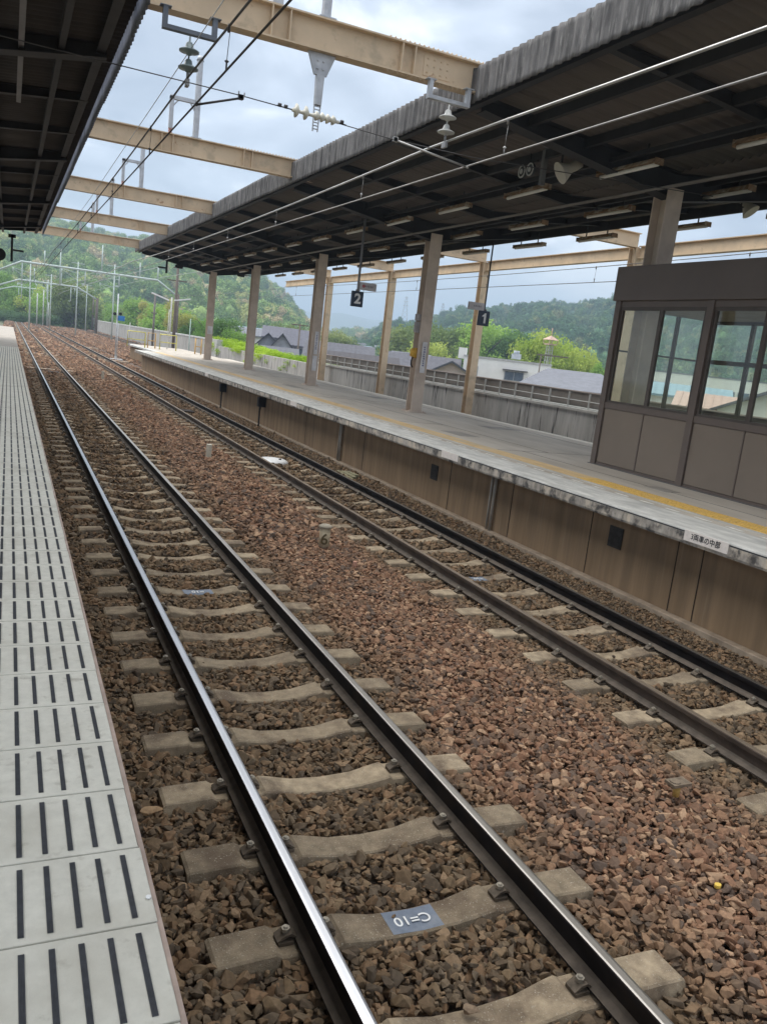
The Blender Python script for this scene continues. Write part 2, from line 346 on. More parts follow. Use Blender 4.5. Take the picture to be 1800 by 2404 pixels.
def stones(x0, x1, y0, y1, cell, size, dz):
    nx = int((x1-x0)/cell); ny = int((y1-y0)/cell)
    X, Y = np.meshgrid(x0+(np.arange(nx)+.5)*cell, y0+(np.arange(ny)+.5)*cell); X = X.ravel(); Y = Y.ravel()
    X = X+rng.uniform(-.48, .48, X.size)*cell; Y = Y+rng.uniform(-.48, .48, X.size)*cell
    s = size*np.exp(rng.normal(-.04, .38, X.size)); s = np.clip(s, size*.38, size*2.1)
    Z = bedv(X)+dz+.034*np.clip((Y-7)/7, 0, 1)+rng.uniform(-.012, .014, X.size)+.015*np.sin(X*5.1+Y*1.7)*np.sin(Y*3.3)
    near_wall = X > 6.5; s = np.where(near_wall, s*.72, s)
    keep = np.ones(X.size, bool)
    for xc, ks in ((XA, ksA), (XB, ksB), (14.4, ksC)):
        k = np.asarray(ks); d = np.abs((Y-k[0]+.3229) % .6457-.3229)
        top = (d < .10+s*.24) & (np.abs(X-xc) < .99+s*.25) & (Y < k[-1]+.3); keep &= ~top
        for sg in (-1, 1): keep &= ~((np.abs(X-xc-sg*G2) < .05+s*.35) & (Z+s*.3 > -.165))
    X, Y, Z, s = X[keep], Y[keep], Z[keep], s[keep]; n = X.size
    rot = np.stack([rng.uniform(-.7, .7, n)+rng.integers(0, 2, n)*pi, rng.uniform(-.7, .7, n), rng.uniform(0, 2*pi, n)], 1)
    scl = s[:, None]*rng.uniform(.85, 1.15, (n, 3)); return np.stack([X, Y, Z], 1), rot, scl
sets = [stones(.36, 7.25, .9, 10, .033, .053, .004), stones(.36, 7.25, .9, 10, .043, .056, -.028),
        stones(.36, 7.25, 10, 30, .055, .072, -.004), stones(-.2, 7.25, 30, 56, .085, .11, -.01),
        stones(-.6, 16.6, 56, 110, .17, .21, -.03), stones(12.6, 16.6, 20, 56, .10, .13, -.02), stones(-.6, 16.8, 110, 220, .33, .38, -.05), stones(7.25, 12.6, 53, 56, .085, .11, -.01)]
for xc, ks in ((XA, ksA), (XB, ksB)):      # a few strays resting on sleepers
    q = [(xc+random.choice((-1, 1))*random.choice((random.uniform(.7, .97), random.uniform(.05, .45))), y_+random.uniform(-.07, .07)) for y_ in ks if 1 < y_ < 24 for _ in range(random.choice((0, 1, 1, 2, 3)))]
    n_ = len(q); sz_ = rng.uniform(.014, .032, n_)
    sets.append((np.array([(a, b, -.172-.035*(abs(a-xc) < .3)+s_*.3) for (a, b), s_ in zip(q, sz_)]), rng.uniform(-.3, .3, (n_, 3)), np.repeat(sz_[:, None], 3, 1)))
pt = np.concatenate([a[0] for a in sets]); ro = np.concatenate([a[1] for a in sets]); sc = np.concatenate([a[2] for a in sets])
scatter('ballast', pt, ro, sc, rng.integers(0, 14, len(pt)), protos, stonem, 'crushed brown and reddish stone ballast filling the track bed')
print('stones', len(pt))

# ---- near platform
slitm = mat('rubber_strip', (.055, .058, .066), rough=.6, var=.15, vs=40)
tilem = mat('tile_pale', (.62, .60, .52), rough=.75, var=.05, vs=25, bump=.12, bs=200, c2=(.50, .475, .40), c2s=3, c2lo=.48, c2hi=.72, c3=(.33, .30, .24), c3s=14, c3lo=.60, c3hi=.80)
edgem = mat('platform_edge_face', (.40, .31, .26), rough=.85, var=.15, vs=8)
np_ = empty('near_platform', (0, 0, 0), 'near platform with pale ribbed tiles along its edge beside the polished rails', 'platform')
m = MB(); m.box(-6, .30, -8, 71, -.6, 1.058); m.box(.20, .345, -8, 71, -.6, 1.05); m.build('platform_body', mat('old_concrete', (.33, .30, .26), var=.15, vs=2), np_)
m = MB(); y = 1.40-.3*20
yj = 1.403-.3*30
while yj < 33.5:
    dz = random.uniform(-.0012, .0); dx = random.uniform(-.0025, .0015); g_ = random.uniform(.0015, .0032)
    m.box(-.452, -.454+.4+.001, yj+g_, yj+.3-g_, 1.06, 1.1035+dz)
    m.box(-.050, .348+dx, yj+g_, yj+.3-g_, 1.06, 1.1035+dz)
    yj += .3
m.box(-.46, .346, 1.403-9, 33.5, 1.058, 1.098, 1)
m.build('edge_tiles', [tilem, mat('tile_joint', (.26, .25, .22))], np_, bevel=.0025)
m = MB(); yj = 1.403-.3*12
while yj < 33.5:
    for xq in (.301, .240, .179, .118, .057, -.004, -.065, -.126, -.187, -.248):
        x0 = xq-.0065; m.box(x0, x0+.013, yj+.024, yj+.270, 1.1036, 1.1052)
        if yj < 6:
            for q in range(4): m.box(x0+.0012+q*.0030, x0+.0026+q*.0030, yj+.026, yj+.268, 1.1052, 1.1063)
    yj += .3
m.build('anti_slip_strip', slitm, np_)
m = MB(); m.box(-6, -.46, -8, 71, 1.059, 1.098); m.box(-.46, .348, 33.52, 71, 1.059, 1.1)
m.build('paving', mat('near_paving', (.40, .36, .31), var=.12, vs=4, bump=.2, bs=60), np_)
m = MB(); m.box(.3465, .3600, -8, 33.5, 1.045, 1.099); m.build('edge_trim', edgem, np_)

# ---- far platform
fp = empty('far_platform', (6.97, 0, 0), 'far platform with grey asphalt top, yellow tactile line and brown stained wall', 'platform')
asph = mat('asphalt_grey', (.45, .40, .335), rough=.9, var=.10, vs=2.5, bump=.25, bs=150, c2=(.54, .49, .42), c2s=1.1, c2lo=.45, c2hi=.7, stretch=(1, .25, 1))
cop = mat('coping_weathered', (.55, .54, .50), rough=.9, var=.12, vs=4, bump=.2, bs=60, c2=(.38, .375, .35), c2s=2.2, c2lo=.45, c2hi=.70, stretch=(2.2, .7, 1), c3=(.66, .645, .60), c3s=9, c3lo=.62, c3hi=.75, st3=(1.5, .6, 1))
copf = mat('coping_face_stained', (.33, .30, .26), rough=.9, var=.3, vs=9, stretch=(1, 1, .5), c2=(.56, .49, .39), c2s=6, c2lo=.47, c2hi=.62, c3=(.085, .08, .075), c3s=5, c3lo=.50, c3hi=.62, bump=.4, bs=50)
wallm = mat('platform_wall_brown', (.27, .185, .11), rough=.9, var=.16, vs=1.6, stretch=(1, 2.5, .22), c2=(.19, .135, .088), c2s=2.5, c2lo=.5, c2hi=.8, c3=(.33, .25, .16), c3s=4, c3lo=.6, c3hi=.8, st3=(1, 3, .2))
W0 = 6.97-6.97
o = fp; ox = 6.97
m = MB(); m.box(7.70-ox, 12.45-ox, -6, 52.4, .70, .9); m.box(8.6-ox, 12.3-ox, 52.4, 66, .70, .896); m.build('asphalt_surface', asph, o)
m = MB(); m.box(0, 7.72-ox, -6, 52.4, .785, .9); m.box(8.2-ox, 8.62-ox, 52.42, 66, .785, .898); m.build('edge_coping', cop, o, bevel=.012)
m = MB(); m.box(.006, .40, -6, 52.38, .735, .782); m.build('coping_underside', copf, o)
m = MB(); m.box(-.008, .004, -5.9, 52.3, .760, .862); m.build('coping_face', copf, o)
m = MB(); m.box(-.006, .03, -5.9, 52.35, .866, .878); m.build('edge_groove_strip', mat('black_groove', (.03, .03, .032)), o)
m = MB(); m.box(12.45-ox, 12.75-ox, -6, 52.4, .80, .902); m.build('far_coping', mat('coping_cream', (.60, .56, .47), var=.1, vs=5), o, bevel=.01)
m = MB(); m.box(7.40-ox, 7.62-ox, -6, 52.3, -.6, .734); m.box(7.6-ox, 12.6-ox, 52.1, 52.3, -.6, .70); m.box(8.45-ox, 12.2-ox, 52.3, 66, -.6, .70); m.build('retaining_wall', wallm, o)
m = MB(); m.box(7.27-ox, 7.40-ox, -6, 52.25, -.6, -.245); m.build('wall_footing', mat('footing', (.33, .26, .19), var=.2, vs=6), o, bevel=.01)
m = MB()
for y in (1.1, 4.9, 6.88, 7.28, 8.92, 10.93, 13.0, 17.1, 21.2, 25.9, 31.4, 37.5, 45): m.box(7.392-ox, 7.3985-ox, y-.005, y+.005, -.245, .733)
m.build('wall_joint', mat('joint_dark', (.045, .035, .025)), o)
# yellow tactile line with raised dots near the camera
ty = mat('tactile_yellow', (.68, .44, .12), rough=.7, var=.15, vs=10, c2=(.50, .36, .17), c2s=5, c2lo=.5, c2hi=.7)
tyf = mat('tactile_faded', (.60, .43, .22), rough=.8, var=.12, vs=6, stretch=(1, .3, 1), c2=(.44, .38, .28), c2s=3, c2lo=.5, c2hi=.7)
m = MB()
for i in range(int((52-0)/.3)):
    y = 0+.3*i
    if y > 9.9: m.box(8.02-ox, 8.42-ox, y, y+.30, .9, .9065, 1)
    else:
        m.box(8.02-ox, 8.42-ox, y+.003, y+.297, .9, .9065, 0)
m.box(7.90-ox, 7.965-ox, -3, 52, .9, .904, 2)
m.build('tactile_line', [ty, tyf, mat('faded_white', (.46, .45, .41), var=.15, vs=3)], o)
m = MB()
for i in range(0, 34):
    for jj in range(6):
        for k in range(5):
            x = 8.02+.04+k*.08; y = .3*i+.03+.048*jj
            if y > 9.9: continue
            b = len(m.v); r = .017
            m.v += [(x-ox+r*cos(a*pi/3), y+r*sin(a*pi/3), .9066) for a in range(6)] + [(x-ox+r*.6*cos(a*pi/3), y+r*.6*sin(a*pi/3), .913) for a in range(6)]
            for a in range(6): m.face((b+a, b+(a+1) % 6, b+6+(a+1) % 6, b+6+a))
            m.face([b+6+a for a in range(6)])
m.build('tactile_dots', mat('dot_yellow', (.64, .40, .10), var=.15, vs=20), o)
m = MB()
for i in range(60):
    y = .2+.5*i
    m.box(7.735-ox, 7.775-ox, y, y+.26, .901, .905)
m.build('white_dash_line', mat('dash_white', (.68, .67, .62), var=.2, vs=12), o)
# drain covers / vents in wall
ventm = mat('vent_dark', (.05, .045, .04), var=.2, vs=10)
for y, z in ((8.39, .40), (13.62, .34)):
    m = MB(); m.box(-.02, .0, -.13, .13, -.14, .14, 0)
    for q in range(5): m.box(-.028, -.02, -.11, .11, -.11+q*.05, -.085+q*.05, 0)
    v = m.build('wall_vent', ventm, o); v.location = (7.398-ox, y, z)
for y in (11.45, 18.5):
    m = MB(); m.tube([(-.045, -.05, .735), (-.045, -.05, -.25)], .028, 10); m.tube([(-.045, .06, .735), (-.045, .06, -.25)], .022, 10)
    v = m.build('drain_pipe', mat('pipe_grey', (.36, .33, .28), rough=.5, var=.1), o); v.location = (7.398-ox, y, 0)
m = MB()
for xa, xb, ya, yb in ((8.44, 12.4, 13.2, 13.212), (8.44, 12.4, 24.0, 24.014), (8.44, 12.4, 34.5, 34.52), (9.0, 9.012, 2, 13.2), (9.62, 9.632, 13.2, 24), (9.3, 9.312, 24, 52), (8.44, 9.0, 6.4, 6.41), (8.44, 9.62, 17.6, 17.612), (8.44, 12.4, 43, 43.03), (11.9, 11.915, 13.2, 52)): m.box(xa-ox, xb-ox, ya, yb, .9, .9025)
m.build('asphalt_seam', mat('seam_tar', (.10, .095, .09), var=.2, vs=6), o)
m = MB()
for x_, y_, a_, b_ in ((8.75, 15.2, .5, .9), (10.9, 17.5, .9, .6), (9.0, 27.5, .4, 1.4), (11.3, 25.6, .5, .9), (8.9, 9.2, .3, .5)): m.box(x_-ox, x_+a_-ox, y_, y_+b_, .9, .9028)
m.build('asphalt_patch', mat('patch_asphalt', (.30, .275, .24), var=.12, vs=5, bump=.3, bs=150), o)
# boarding position plates on the coping face
blk = mat('black_ink', (.03, .03, .03)); platem = mat('plate_cream', (.72, .66, .60), rough=.6, var=.06, vs=30)
def edge_plate(y, w, txt, label):
    t = empty('position_plate', (6.962, y, .836), label, 'sign plate', 'boarding position plates on the far platform edge')
    m = MB(); m.box(-.008, 0, -w/2, w/2, -.062, .062); m.build('plate', platem, t, bevel=.004)
    if txt: text_obj('lettering', txt, .082, blk, t, (-.0095, 0, 0), (pi/2, 0, -pi/2), .0008, .95)
edge_plate(6.48, .64, '3両車の中部', 'cream plate with Japanese lettering on the far platform edge, nearest and largest of its kind')
edge_plate(12.35, .60, '', 'small cream plate on the far platform edge below the left end of the brown shelter')
edge_plate(21.1, .55, '', 'pale plate on the platform edge in front of the column with the yellow telephone')
edge_plate(32.0, .5, '', 'tiny pale plate on the platform edge near the two black boxes, farthest of its kind')
# black boxes with hanging hoses
for y, lab in ((25.25, 'black box with a hanging hose on the brown platform wall, nearer of the two'), (30.5, 'black box with a hanging hose on the brown platform wall, farther of the two')):
    t = empty('cable_box', (7.25, y, .5), lab, 'cable box', 'black cable boxes under the platform edge')
    m = MB(); m.box(-.09, .14, -.11, .11, -.16, .14); m.box(-.1, -.09, -.08, .08, -.12, .1); m.build('housing', mat('box_black', (.015, .016, .02), rough=.5), t, bevel=.02)
    m = MB(); m.tube([(0, 0, -.15), (-.01, .03, -.3), (0, .05, -.5), (-.02, -.03, -.68), (-.05, -.12, -.75)], .028, 8); m.build('hose', mat('hose_black', (.03, .028, .026)), t)

# ================================================================== CANOPIES
steel_dark = mat('canopy_steel', (.028, .027, .029), rough=.7, var=.15, vs=3, c2=(.055, .047, .04), c2s=3, c2lo=.6, c2hi=.75)
sheetm = mat('canopy_sheet', (.15, .132, .118), rough=.9, var=.18, vs=1.2, stretch=(.3, 3, 1), c2=(.085, .074, .066), c2s=1.2, c2lo=.45, c2hi=.7)
fasm = mat('fascia_slate', (.15, .143, .14), rough=.95, var=.3, vs=5, stretch=(1, 2.2, .35), c2=(.30, .29, .275), c2s=14, c2lo=.54, c2hi=.72, c3=(.07, .067, .068), c3s=3.2, c3lo=.5, c3hi=.68, st3=(1, 3.2, .25), bump=.6, bs=70)
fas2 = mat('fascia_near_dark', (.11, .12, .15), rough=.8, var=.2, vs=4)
colm = mat('column_taupe', (.60, .505, .42), rough=.7, var=.07, vs=3, c2=(.50, .41, .34), c2s=2, c2lo=.5, c2hi=.7)
cold = mat('column_upper_brown', (.16, .135, .125), rough=.7, var=.1, vs=3)
PER = .18
def corr(y): return .020*cos(2*pi*y/PER)
def canopy(name, label, side, xf, y0, y1, zf0, zf1, xv, zv, xo, rafters, purl, mats_f):
    """roof falls from the fascia line xf (underside zf) to the valley xv, then rises to xo"""
    t = empty(name, (xf, 0, 0), label, 'platform roof'); ox = xf
    ysn = [y0+PER/8*i for i in range(int((y1-y0)/PER*8))]
    zs = zf0+.17
    m = MB()
    st = [(xf+.07*side, zs+.01), (xf+(xv-xf)*.5, (zs+zv)/2), (xv, zv)]
    m.grid([[(x-ox, y, z+corr(y)) for y in ysn] for x, z in st], sm=True)
    if xo is not None:
        st2 = [(xv-.06*side, zv-.012), (xo, zs+.0)]; m.grid([[(x-ox, y, z+corr(y)) for y in ysn] for x, z in st2], sm=True)
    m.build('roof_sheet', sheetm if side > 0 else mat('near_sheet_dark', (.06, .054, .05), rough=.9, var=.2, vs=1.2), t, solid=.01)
    # fascia: lapped corrugated panels, each a little askew
    for X0, sd in ((xf, side), (xo, -side)):
        if X0 is None: continue
        m = MB(); y = y0; r = random.Random(3)
        while y < y1:
            L = min(1.82, y1-y); dz = r.uniform(-.016, .016); dx = r.uniform(-.006, .008)
            yy = [y-.03+PER/8*i for i in range(int((L+.06)/PER*8)+1)]
            rows = []
            for k in range(8):
                f = k/7; z = zf0+dz+(zf1-zf0)*f; bend = 0
                rows.append([(X0-ox+dx+sd*(bend-.020*cos(2*pi*q/PER)*.8), q, z) for q in yy])
            m.grid(rows, sm=True); y += 1.82
        m.build('fascia', mats_f, t, solid=.012)
    # edge beam behind the fascia
    m = MB(); a = xf+side*(.16 if side > 0 else .30)
    m.extr([(a-ox-.06, zf0+.02), (a-ox+.06, zf0+.02), (a-ox+.06, zf0+.035), (a-ox+.008, zf0+.035), (a-ox+.008, zf0+.17), (a-ox-.008, zf0+.17), (a-ox-.008, zf0+.035), (a-ox-.06, zf0+.035)], y0, y1)
    m.build('edge_beam', steel_dark, t)
    for xp in purl:
        f = (xp-xf)/(xv-xf); zz = zs+(zv-zs)*f if f <= 1 else zv+(zs-zv)*(f-1)
        m = MB(); m.extr([(xp-ox-.03, zz-.16), (xp-ox+.05, zz-.16), (xp-ox+.05, zz-.148), (xp-ox-.018, zz-.148), (xp-ox-.018, zz-.02), (xp-ox-.03, zz-.02)], y0+.1, y1-.1)
        m.build('purlin', steel_dark, t)
    for i, (y, main) in enumerate(rafters):
        hv = .46 if main else .20; he = .20 if main else .13; fw_ = .14 if main else .06
        pts = [(xf+side*.22, zs-.02, he), (xv, zv-.02, hv)]
        m = MB()
        def seg(xa, za, ha, xb, zb, hb):
            b = len(m.v)
            for X, Z, H in ((xa, za, ha), (xb, zb, hb)):
                for dy, dz in ((-fw_, 0), (fw_, 0), (fw_, -.012), (.005, -.012), (.005, -H+.012), (fw_, -H+.012), (fw_, -H), (-fw_, -H), (-fw_, -H+.012), (-.005, -H+.012), (-.005, -.012), (-fw_, -.012)):
                    m.v.append((X-ox, y+dy, Z+dz))
            for q in range(12): m.face((b+q, b+(q+1) % 12, b+12+(q+1) % 12, b+12+q))
            m.face([b+q for q in range(12)]); m.face([b+12+q for q in range(12)][::-1])
        seg(pts[0][0], pts[0][1], he, xv, zv-.02, hv)
        if xo is not None: seg(xv, zv-.02, hv, xo-side*.22, zs-.02, he)
        m.build('rafter', steel_dark, t)
    return t
RY = []
PY = [(10.22, 11.75), (10.42, 20.9), (10.47, 30.0), (10.44, 39.0), (10.28, 47.4)]
ra = []
yy = [2.65]+[p[1] for p in PY]
for a, b_ in zip(yy[:-1], yy[1:]):
    ra += [(a, True), (a+(b_-a)/3, False), (a+2*(b_-a)/3, False)]
ra.append((47.4, True)); ra = [(-.4, False)]+ra
far_can = canopy('far_platform_canopy', 'dark corrugated canopy over the far platform with weathered grey scalloped fascia', 1, 6.17, -1.2, 48.2, 6.20, 6.69, 10.35, 6.02, 14.05, ra, [7.25, 8.35, 9.35, 11.4, 12.5, 13.5], fasm)
for x, y in PY:      # columns, welded H sections with base plates
    m = MB(); w = .17; f = .02
    for zz0, zz1, mi in ((.9, 3.9, 0), (3.9, 5.72, 1)):
        m.extr([(-w, -w), (w, -w), (w, -w+f), (.01, -w+f), (.01, w-f), (w, w-f), (w, w), (-w, w), (-w, w-f), (-.01, w-f), (-.01, -w+f), (-w, -w+f)], zz0, zz1, 'Z', mi=mi)
    m.box(-.26, .26, -.26, .26, .9, .93, 1)
    for a in (-1, 1):
        for c in (-1, 1): m.tube([(a*.21, c*.21, .93), (a*.21, c*.21, .97)], .016, 6, 1)
    c = m.build('column', [colm, colm], far_can); c.location = (x-6.17, y, 0)
ral = [(13.0+2.93*i, i % 3 == 0) for i in range(-5, 11)]
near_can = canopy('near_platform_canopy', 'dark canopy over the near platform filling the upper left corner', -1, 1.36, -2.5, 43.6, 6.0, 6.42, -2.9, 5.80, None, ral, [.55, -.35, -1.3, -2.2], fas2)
m = MB(); m.box(-4.35, -4.2, -2.5, 43.4, .1+5.2, 5.9); m.build('valley_beam', steel_dark, near_can)
for y in (2.5, 13.0, 21.8, 30.6, 39.4):
    m = MB(); m.extr([(-.15, -.15), (.15, -.15), (.15, .15), (-.15, .15)], 1.1, 5.6, 'Z'); c = m.build('column', colm, near_can); c.location = (-2.9-1.36, y, 0)
m = MB(); m.box(.03-1.36, .10-1.36, 3, 16.2, 5.86, 5.93); m.box(.03-1.36, .10-1.36, 3, 16.2, 5.84, 5.855); m.build('cable_channel', mat('channel_grey', (.13, .125, .13), rough=.6), near_can)
m = MB(); m.tube([(-.5-1.36, y, 5.78) for y in (2, 20, 43)], .03, 8); m.tube([(-.3-1.36, y, 5.84) for y in (2, 20, 43)], .018, 8); m.build('conduit', steel_dark, near_can)
for i in range(9):
    t = empty('tube_light', (-.52, 4.2+4.4*i, 5.55), 'unlit tube light under the near canopy, the %s from the camera' % ORD[i], 'light fixture', 'tube lights under the near canopy')
    m = MB(); m.box(-.09, .09, -.62, .62, .0, .07); m.box(-.01, .01, -.4, -.38, .07, .30); m.box(-.01, .01, .38, .4, .07, .30); m.build('housing', steel_dark, t)
    m = MB(); m.tube([(0, -.6, -.02), (0, .6, -.02)], .017, 8); m.build('tube', mat('tube_grey', (.35, .35, .34), rough=.4), t)
# objects hanging at the far end of the near canopy
t = empty('hanging_bracket', (.06, 43.2, 5.55), 'small dark hanging bracket at the far end of the near canopy', 'bracket')
m = MB(); m.box(-.05, .05, -.05, .05, -.95, .25); m.box(-.16, .16, -.05, .05, .10, .25); m.build('post', steel_dark, t)
m = MB(); m.box(.05, .50, -.04, .04, -.48, -.40); m.build('arm', steel_dark, t)
t = empty('signal_bell', (-.42, 39, 4.6), 'round black speaker at the left edge of the picture below the near canopy', 'speaker')
m = MB(); m.tube([(0, -.15, .0), (0, .1, 0)], [.26, .20], 16); m.build('horn', mat('matt_black', (.02, .02, .022)), t)
m = MB(); m.box(-.02, .02, -.02, .02, .1, 1.2); m.build('bracket', steel_dark, t)

# ---- tube lights under the far canopy: rusty trough, white tube
housm = mat('trough_rusty', (.26, .17, .10), rough=.8, var=.25, vs=8, c2=(.46, .41, .32), c2s=5, c2lo=.48, c2hi=.62, c3=(.20, .085, .045), c3s=4, c3lo=.6, c3hi=.7)
tubem = mat('tube_white', (.80, .79, .75), rough=.35, var=.03)
rowname = {9.0: 'row nearest the rails', 11.0: 'middle row', 13.0: 'outer row'}
lproto = {}
for rx, gname in rowname.items():
    for k in range(13):
        y = 8.46+2.93*k
        z = 5.73 if rx != 11 else 5.70
        lab = '%s tube light from the camera in the far canopy %s' % (ORD[k], gname)
        if not lproto:
            t = empty('tube_light', (rx, y, z), lab, 'light fixture', 'tube lights under the far canopy'); lproto['a'] = t
            m = MB(); m.extr([(-.085, .045), (-.05, .10), (.05, .10), (.085, .045), (.08, .04), (.046, .092), (-.046, .092), (-.08, .04)], -.70, .70, 'Y')
            m.box(-.086, .086, -.705, -.695, .0, .10); m.box(-.086, .086, .695, .705, .0, .10); m.build('housing', housm, t)
            m = MB(); m.tube([(0, -.685, .012), (0, .685, .012)], .030, 10); m.build('tube', tubem, t)
            for q in (-.41, .41): m = MB(); m.box(-.012, .012, q-.01, q+.01, .10, .36); m.build('hanger', steel_dark, t)
        else:
            t = copy_tree(lproto['a']); t.location = (rx, y, z+random.uniform(-.01, .01)); t['label'] = lab
            t.rotation_euler = (random.uniform(-.012, .012), 0, random.uniform(-.012, .012))
# service channel carrying the first rows
for x in (8.9, 11.0, 12.95):
    t = empty('light_rail', (x, 0, 5.95), {8.9: 'dark steel channel above the row of lights nearest the rails', 11.0: 'dark steel channel above the middle row of lights', 12.95: 'dark steel channel above the outer row of lights'}[x], 'steel channel')
    m = MB(); m.box(-.035, .035, -1, 48, -.04, .03); m.build('channel', steel_dark, t)
t = empty('conduit_pipe', (9.6, 0, 5.58), 'thin grey conduit running along under the far canopy beside the columns', 'pipe')
m = MB(); m.tube([(0, -1, 0), (0, 47, 0)], .022, 8); m.tube([(.25, -1, .06), (.25, 47, .06)], .015, 8); m.build('pipe', mat('conduit_grey', (.20, .185, .17), rough=.6), t)
# loudspeaker, monitors
spk = mat('speaker_cream', (.50, .48, .42), rough=.5, var=.05)
def horn(loc, dirv, label, s=1.0):
    t = empty('horn_speaker', loc, label, 'loudspeaker', 'horn speakers under the far canopy'); d = Vector(dirv).normalized()
    m = MB(); m.tube([d*(-.20*s), d*(-.10*s), d*(-.02*s), d*.12*s, d*.155*s], [.06*s, .075*s, .07*s, .15*s, .165*s], 18); m.build('horn', spk, t)
    m = MB(); m.box(-.15*s, -.135*s, -.02, .02, -.05, .34); m.box(.135*s, .15*s, -.02, .02, -.05, .34); m.box(-.15*s, .15*s, -.02, .02, .34, .36); m.box(-.15*s, .15*s, -.015, .015, -.05, -.03); m.build('bracket', steel_dark, t)
    return t
horn((8.55, 12.38, 5.84), (-.95, .25, -.60), 'cream horn speaker hanging under the canopy near the first column', 1.15)
horn((12.5, 12.2, 5.90), (.3, -.6, -.8), 'cream horn speaker high at the right edge under the outer side of the canopy')
t = empty('twin_speaker', (8.3, 13.25, 5.88), 'pair of round pale rimmed discs hanging next to a grey drop post', 'speaker')
for a in (-.13, .13):
    m = MB(); n = 20
    m.tube([(0, a, 0), (-.05, a, 0)], .105, n); m.build('drum', mat('drum_dark', (.06, .065, .07)), t)
    m = MB(); pr = [(-.055, a+.10*cos(2*pi*i/24), .10*sin(2*pi*i/24)) for i in range(25)]; m.tube(pr, .012, 6); m.tube([(-.06, a, 0), (-.07, a, 0)], .045, 12); m.build('rim', mat('rim_pale', (.48, .49, .48), rough=.4), t)
m = MB(); m.box(-.01, .03, -.25, .25, .12, .15); m.box(.0, .02, -.01, .01, .12, .35); m.build('bracket', steel_dark, t)
t = empty('drop_post', (8.35, 12.85, 5.6), 'short grey square post hanging from the canopy above a light', 'post')
m = MB(); m.box(-.04, .04, -.04, .04, 0, .62); m.box(-.09, .09, -.09, .09, .60, .62); m.build('post', mat('post_grey', (.16, .165, .17)), t)
t = empty('end_bracket', (7.7, 47.2, 5.3), 'dark bracket hanging at the far end of the far canopy', 'bracket')
m = MB(); m.box(-.05, .05, -.05, .05, 0, .9); m.box(-.25, .15, -.05, .05, .75, .9); m.box(-.45, -.05, -.04, .04, .22, .30); m.build('post', steel_dark, t)
for x, z, lab in ((8.4, 5.72, 'small black camera under the far canopy end, left one'), (11.8, 5.75, 'small black camera between the two farthest columns')):
    t = empty('security_camera', (x, 46.9, z), lab, 'camera', 'small cameras at the canopy end')
    m = MB(); m.box(-.22, .10, -.1, .1, -.1, .12); m.tube([(-.3, 0, 0), (-.22, 0, 0)], .08, 10); m.build('body', mat('matt_black', (.02, .02, .022)), t, bevel=.02)
    m = MB(); m.box(.1, .55, -.02, .02, 0, .04); m.build('arm', steel_dark, t)

# ================================================================== GANTRIES (tan portal frames)
gal = mat('galvanised', (.46, .475, .50), rough=.55, metal=.3, var=.12, vs=6)
GY = [11.7, 20.5, 29.3, 38.1, 46.9]
def ibeam(m, axis, a0, a1, c, z0, z1, w, tf=.022, tw=.014, mi=0):
    p = [(c-w, z0), (c+w, z0), (c+w, z0+tf), (c+tw/2, z0+tf), (c+tw/2, z1-tf), (c+w, z1-tf), (c+w, z1), (c-w, z1), (c-w, z1-tf), (c-tw/2, z1-tf), (c-tw/2, z0+tf), (c-w, z0+tf)]
    m.extr(p, a0, a1, axis, mi=mi)
GL = ['nearest tan steel gantry crossing the sky at the top with rust spots', 'second tan steel gantry over the tracks', 'third tan steel gantry over the tracks', 'fourth tan steel gantry over the tracks', 'farthest tan steel gantry over the tracks, in front of the wooded hill']
for gi_, y in enumerate(GY):
    t = empty('overhead_gantry', (0, y, 0), GL[gi_], 'gantry', 'tan steel gantries carrying the overhead wires')
    m = MB(); ibeam(m, 'X', -5.0, 17.0, 0, 6.34, 6.76, .11)
    for x in (3.05, 3.3, 4.95, 5.15, 1.0, 8.5, 12.0): m.box(x-.008, x+.008, -.105, .105, 6.362, 6.738)
    # splice plates with bolts
    for x in (5.55,): 
        m.box(x-.22, x+.22, -.0165, -.008, 6.42, 6.70); 
        for i in range(4):
            for j in range(3): m.tube([(x-.16+i*.107, -.017, 6.47+j*.09), (x-.16+i*.107, -.031, 6.47+j*.09)], .013, 6)
    for i in range(24): m.tube([(4.75+i*.075, -.08, 6.345), (4.75+i*.075, -.08, 6.318)], .014, 6)
    for i in range(24): m.tube([(4.75+i*.075, -.08, 6.76), (4.75+i*.075, -.08, 6.785)], .014, 6)
    m.build('cross_beam', tan_paint, t)
    m = MB(); w = .16
    m.extr([(17-w, -w), (17+w, -w), (17+w, -w+.02), (17.01, -w+.02), (17.01, w-.02), (17+w, w-.02), (17+w, w), (17-w, w), (17-w, w-.02), (16.99, w-.02), (16.99, -w+.02), (17-w, -w+.02)], -.6, 6.33, 'Z')
    m.box(16.95, 16.99, -.13, .13, 5.9, 6.33); m.build('pillar', tan_paint, t)
    m = MB(); ibeam(m, 'Y', .17, 8.63, 17.0, 6.02, 6.38, .10)
    if gi_ == 0: ibeam(m, 'Y', -12, -.17, 17.0, 6.02, 6.38, .10)
    if gi_ < 4 or True: m.build('tie_beam', tan_paint, t)
    m = MB(); ibeam(m, 'Y', -.12, .0, 17.0, 6.4, 6.5, .1)
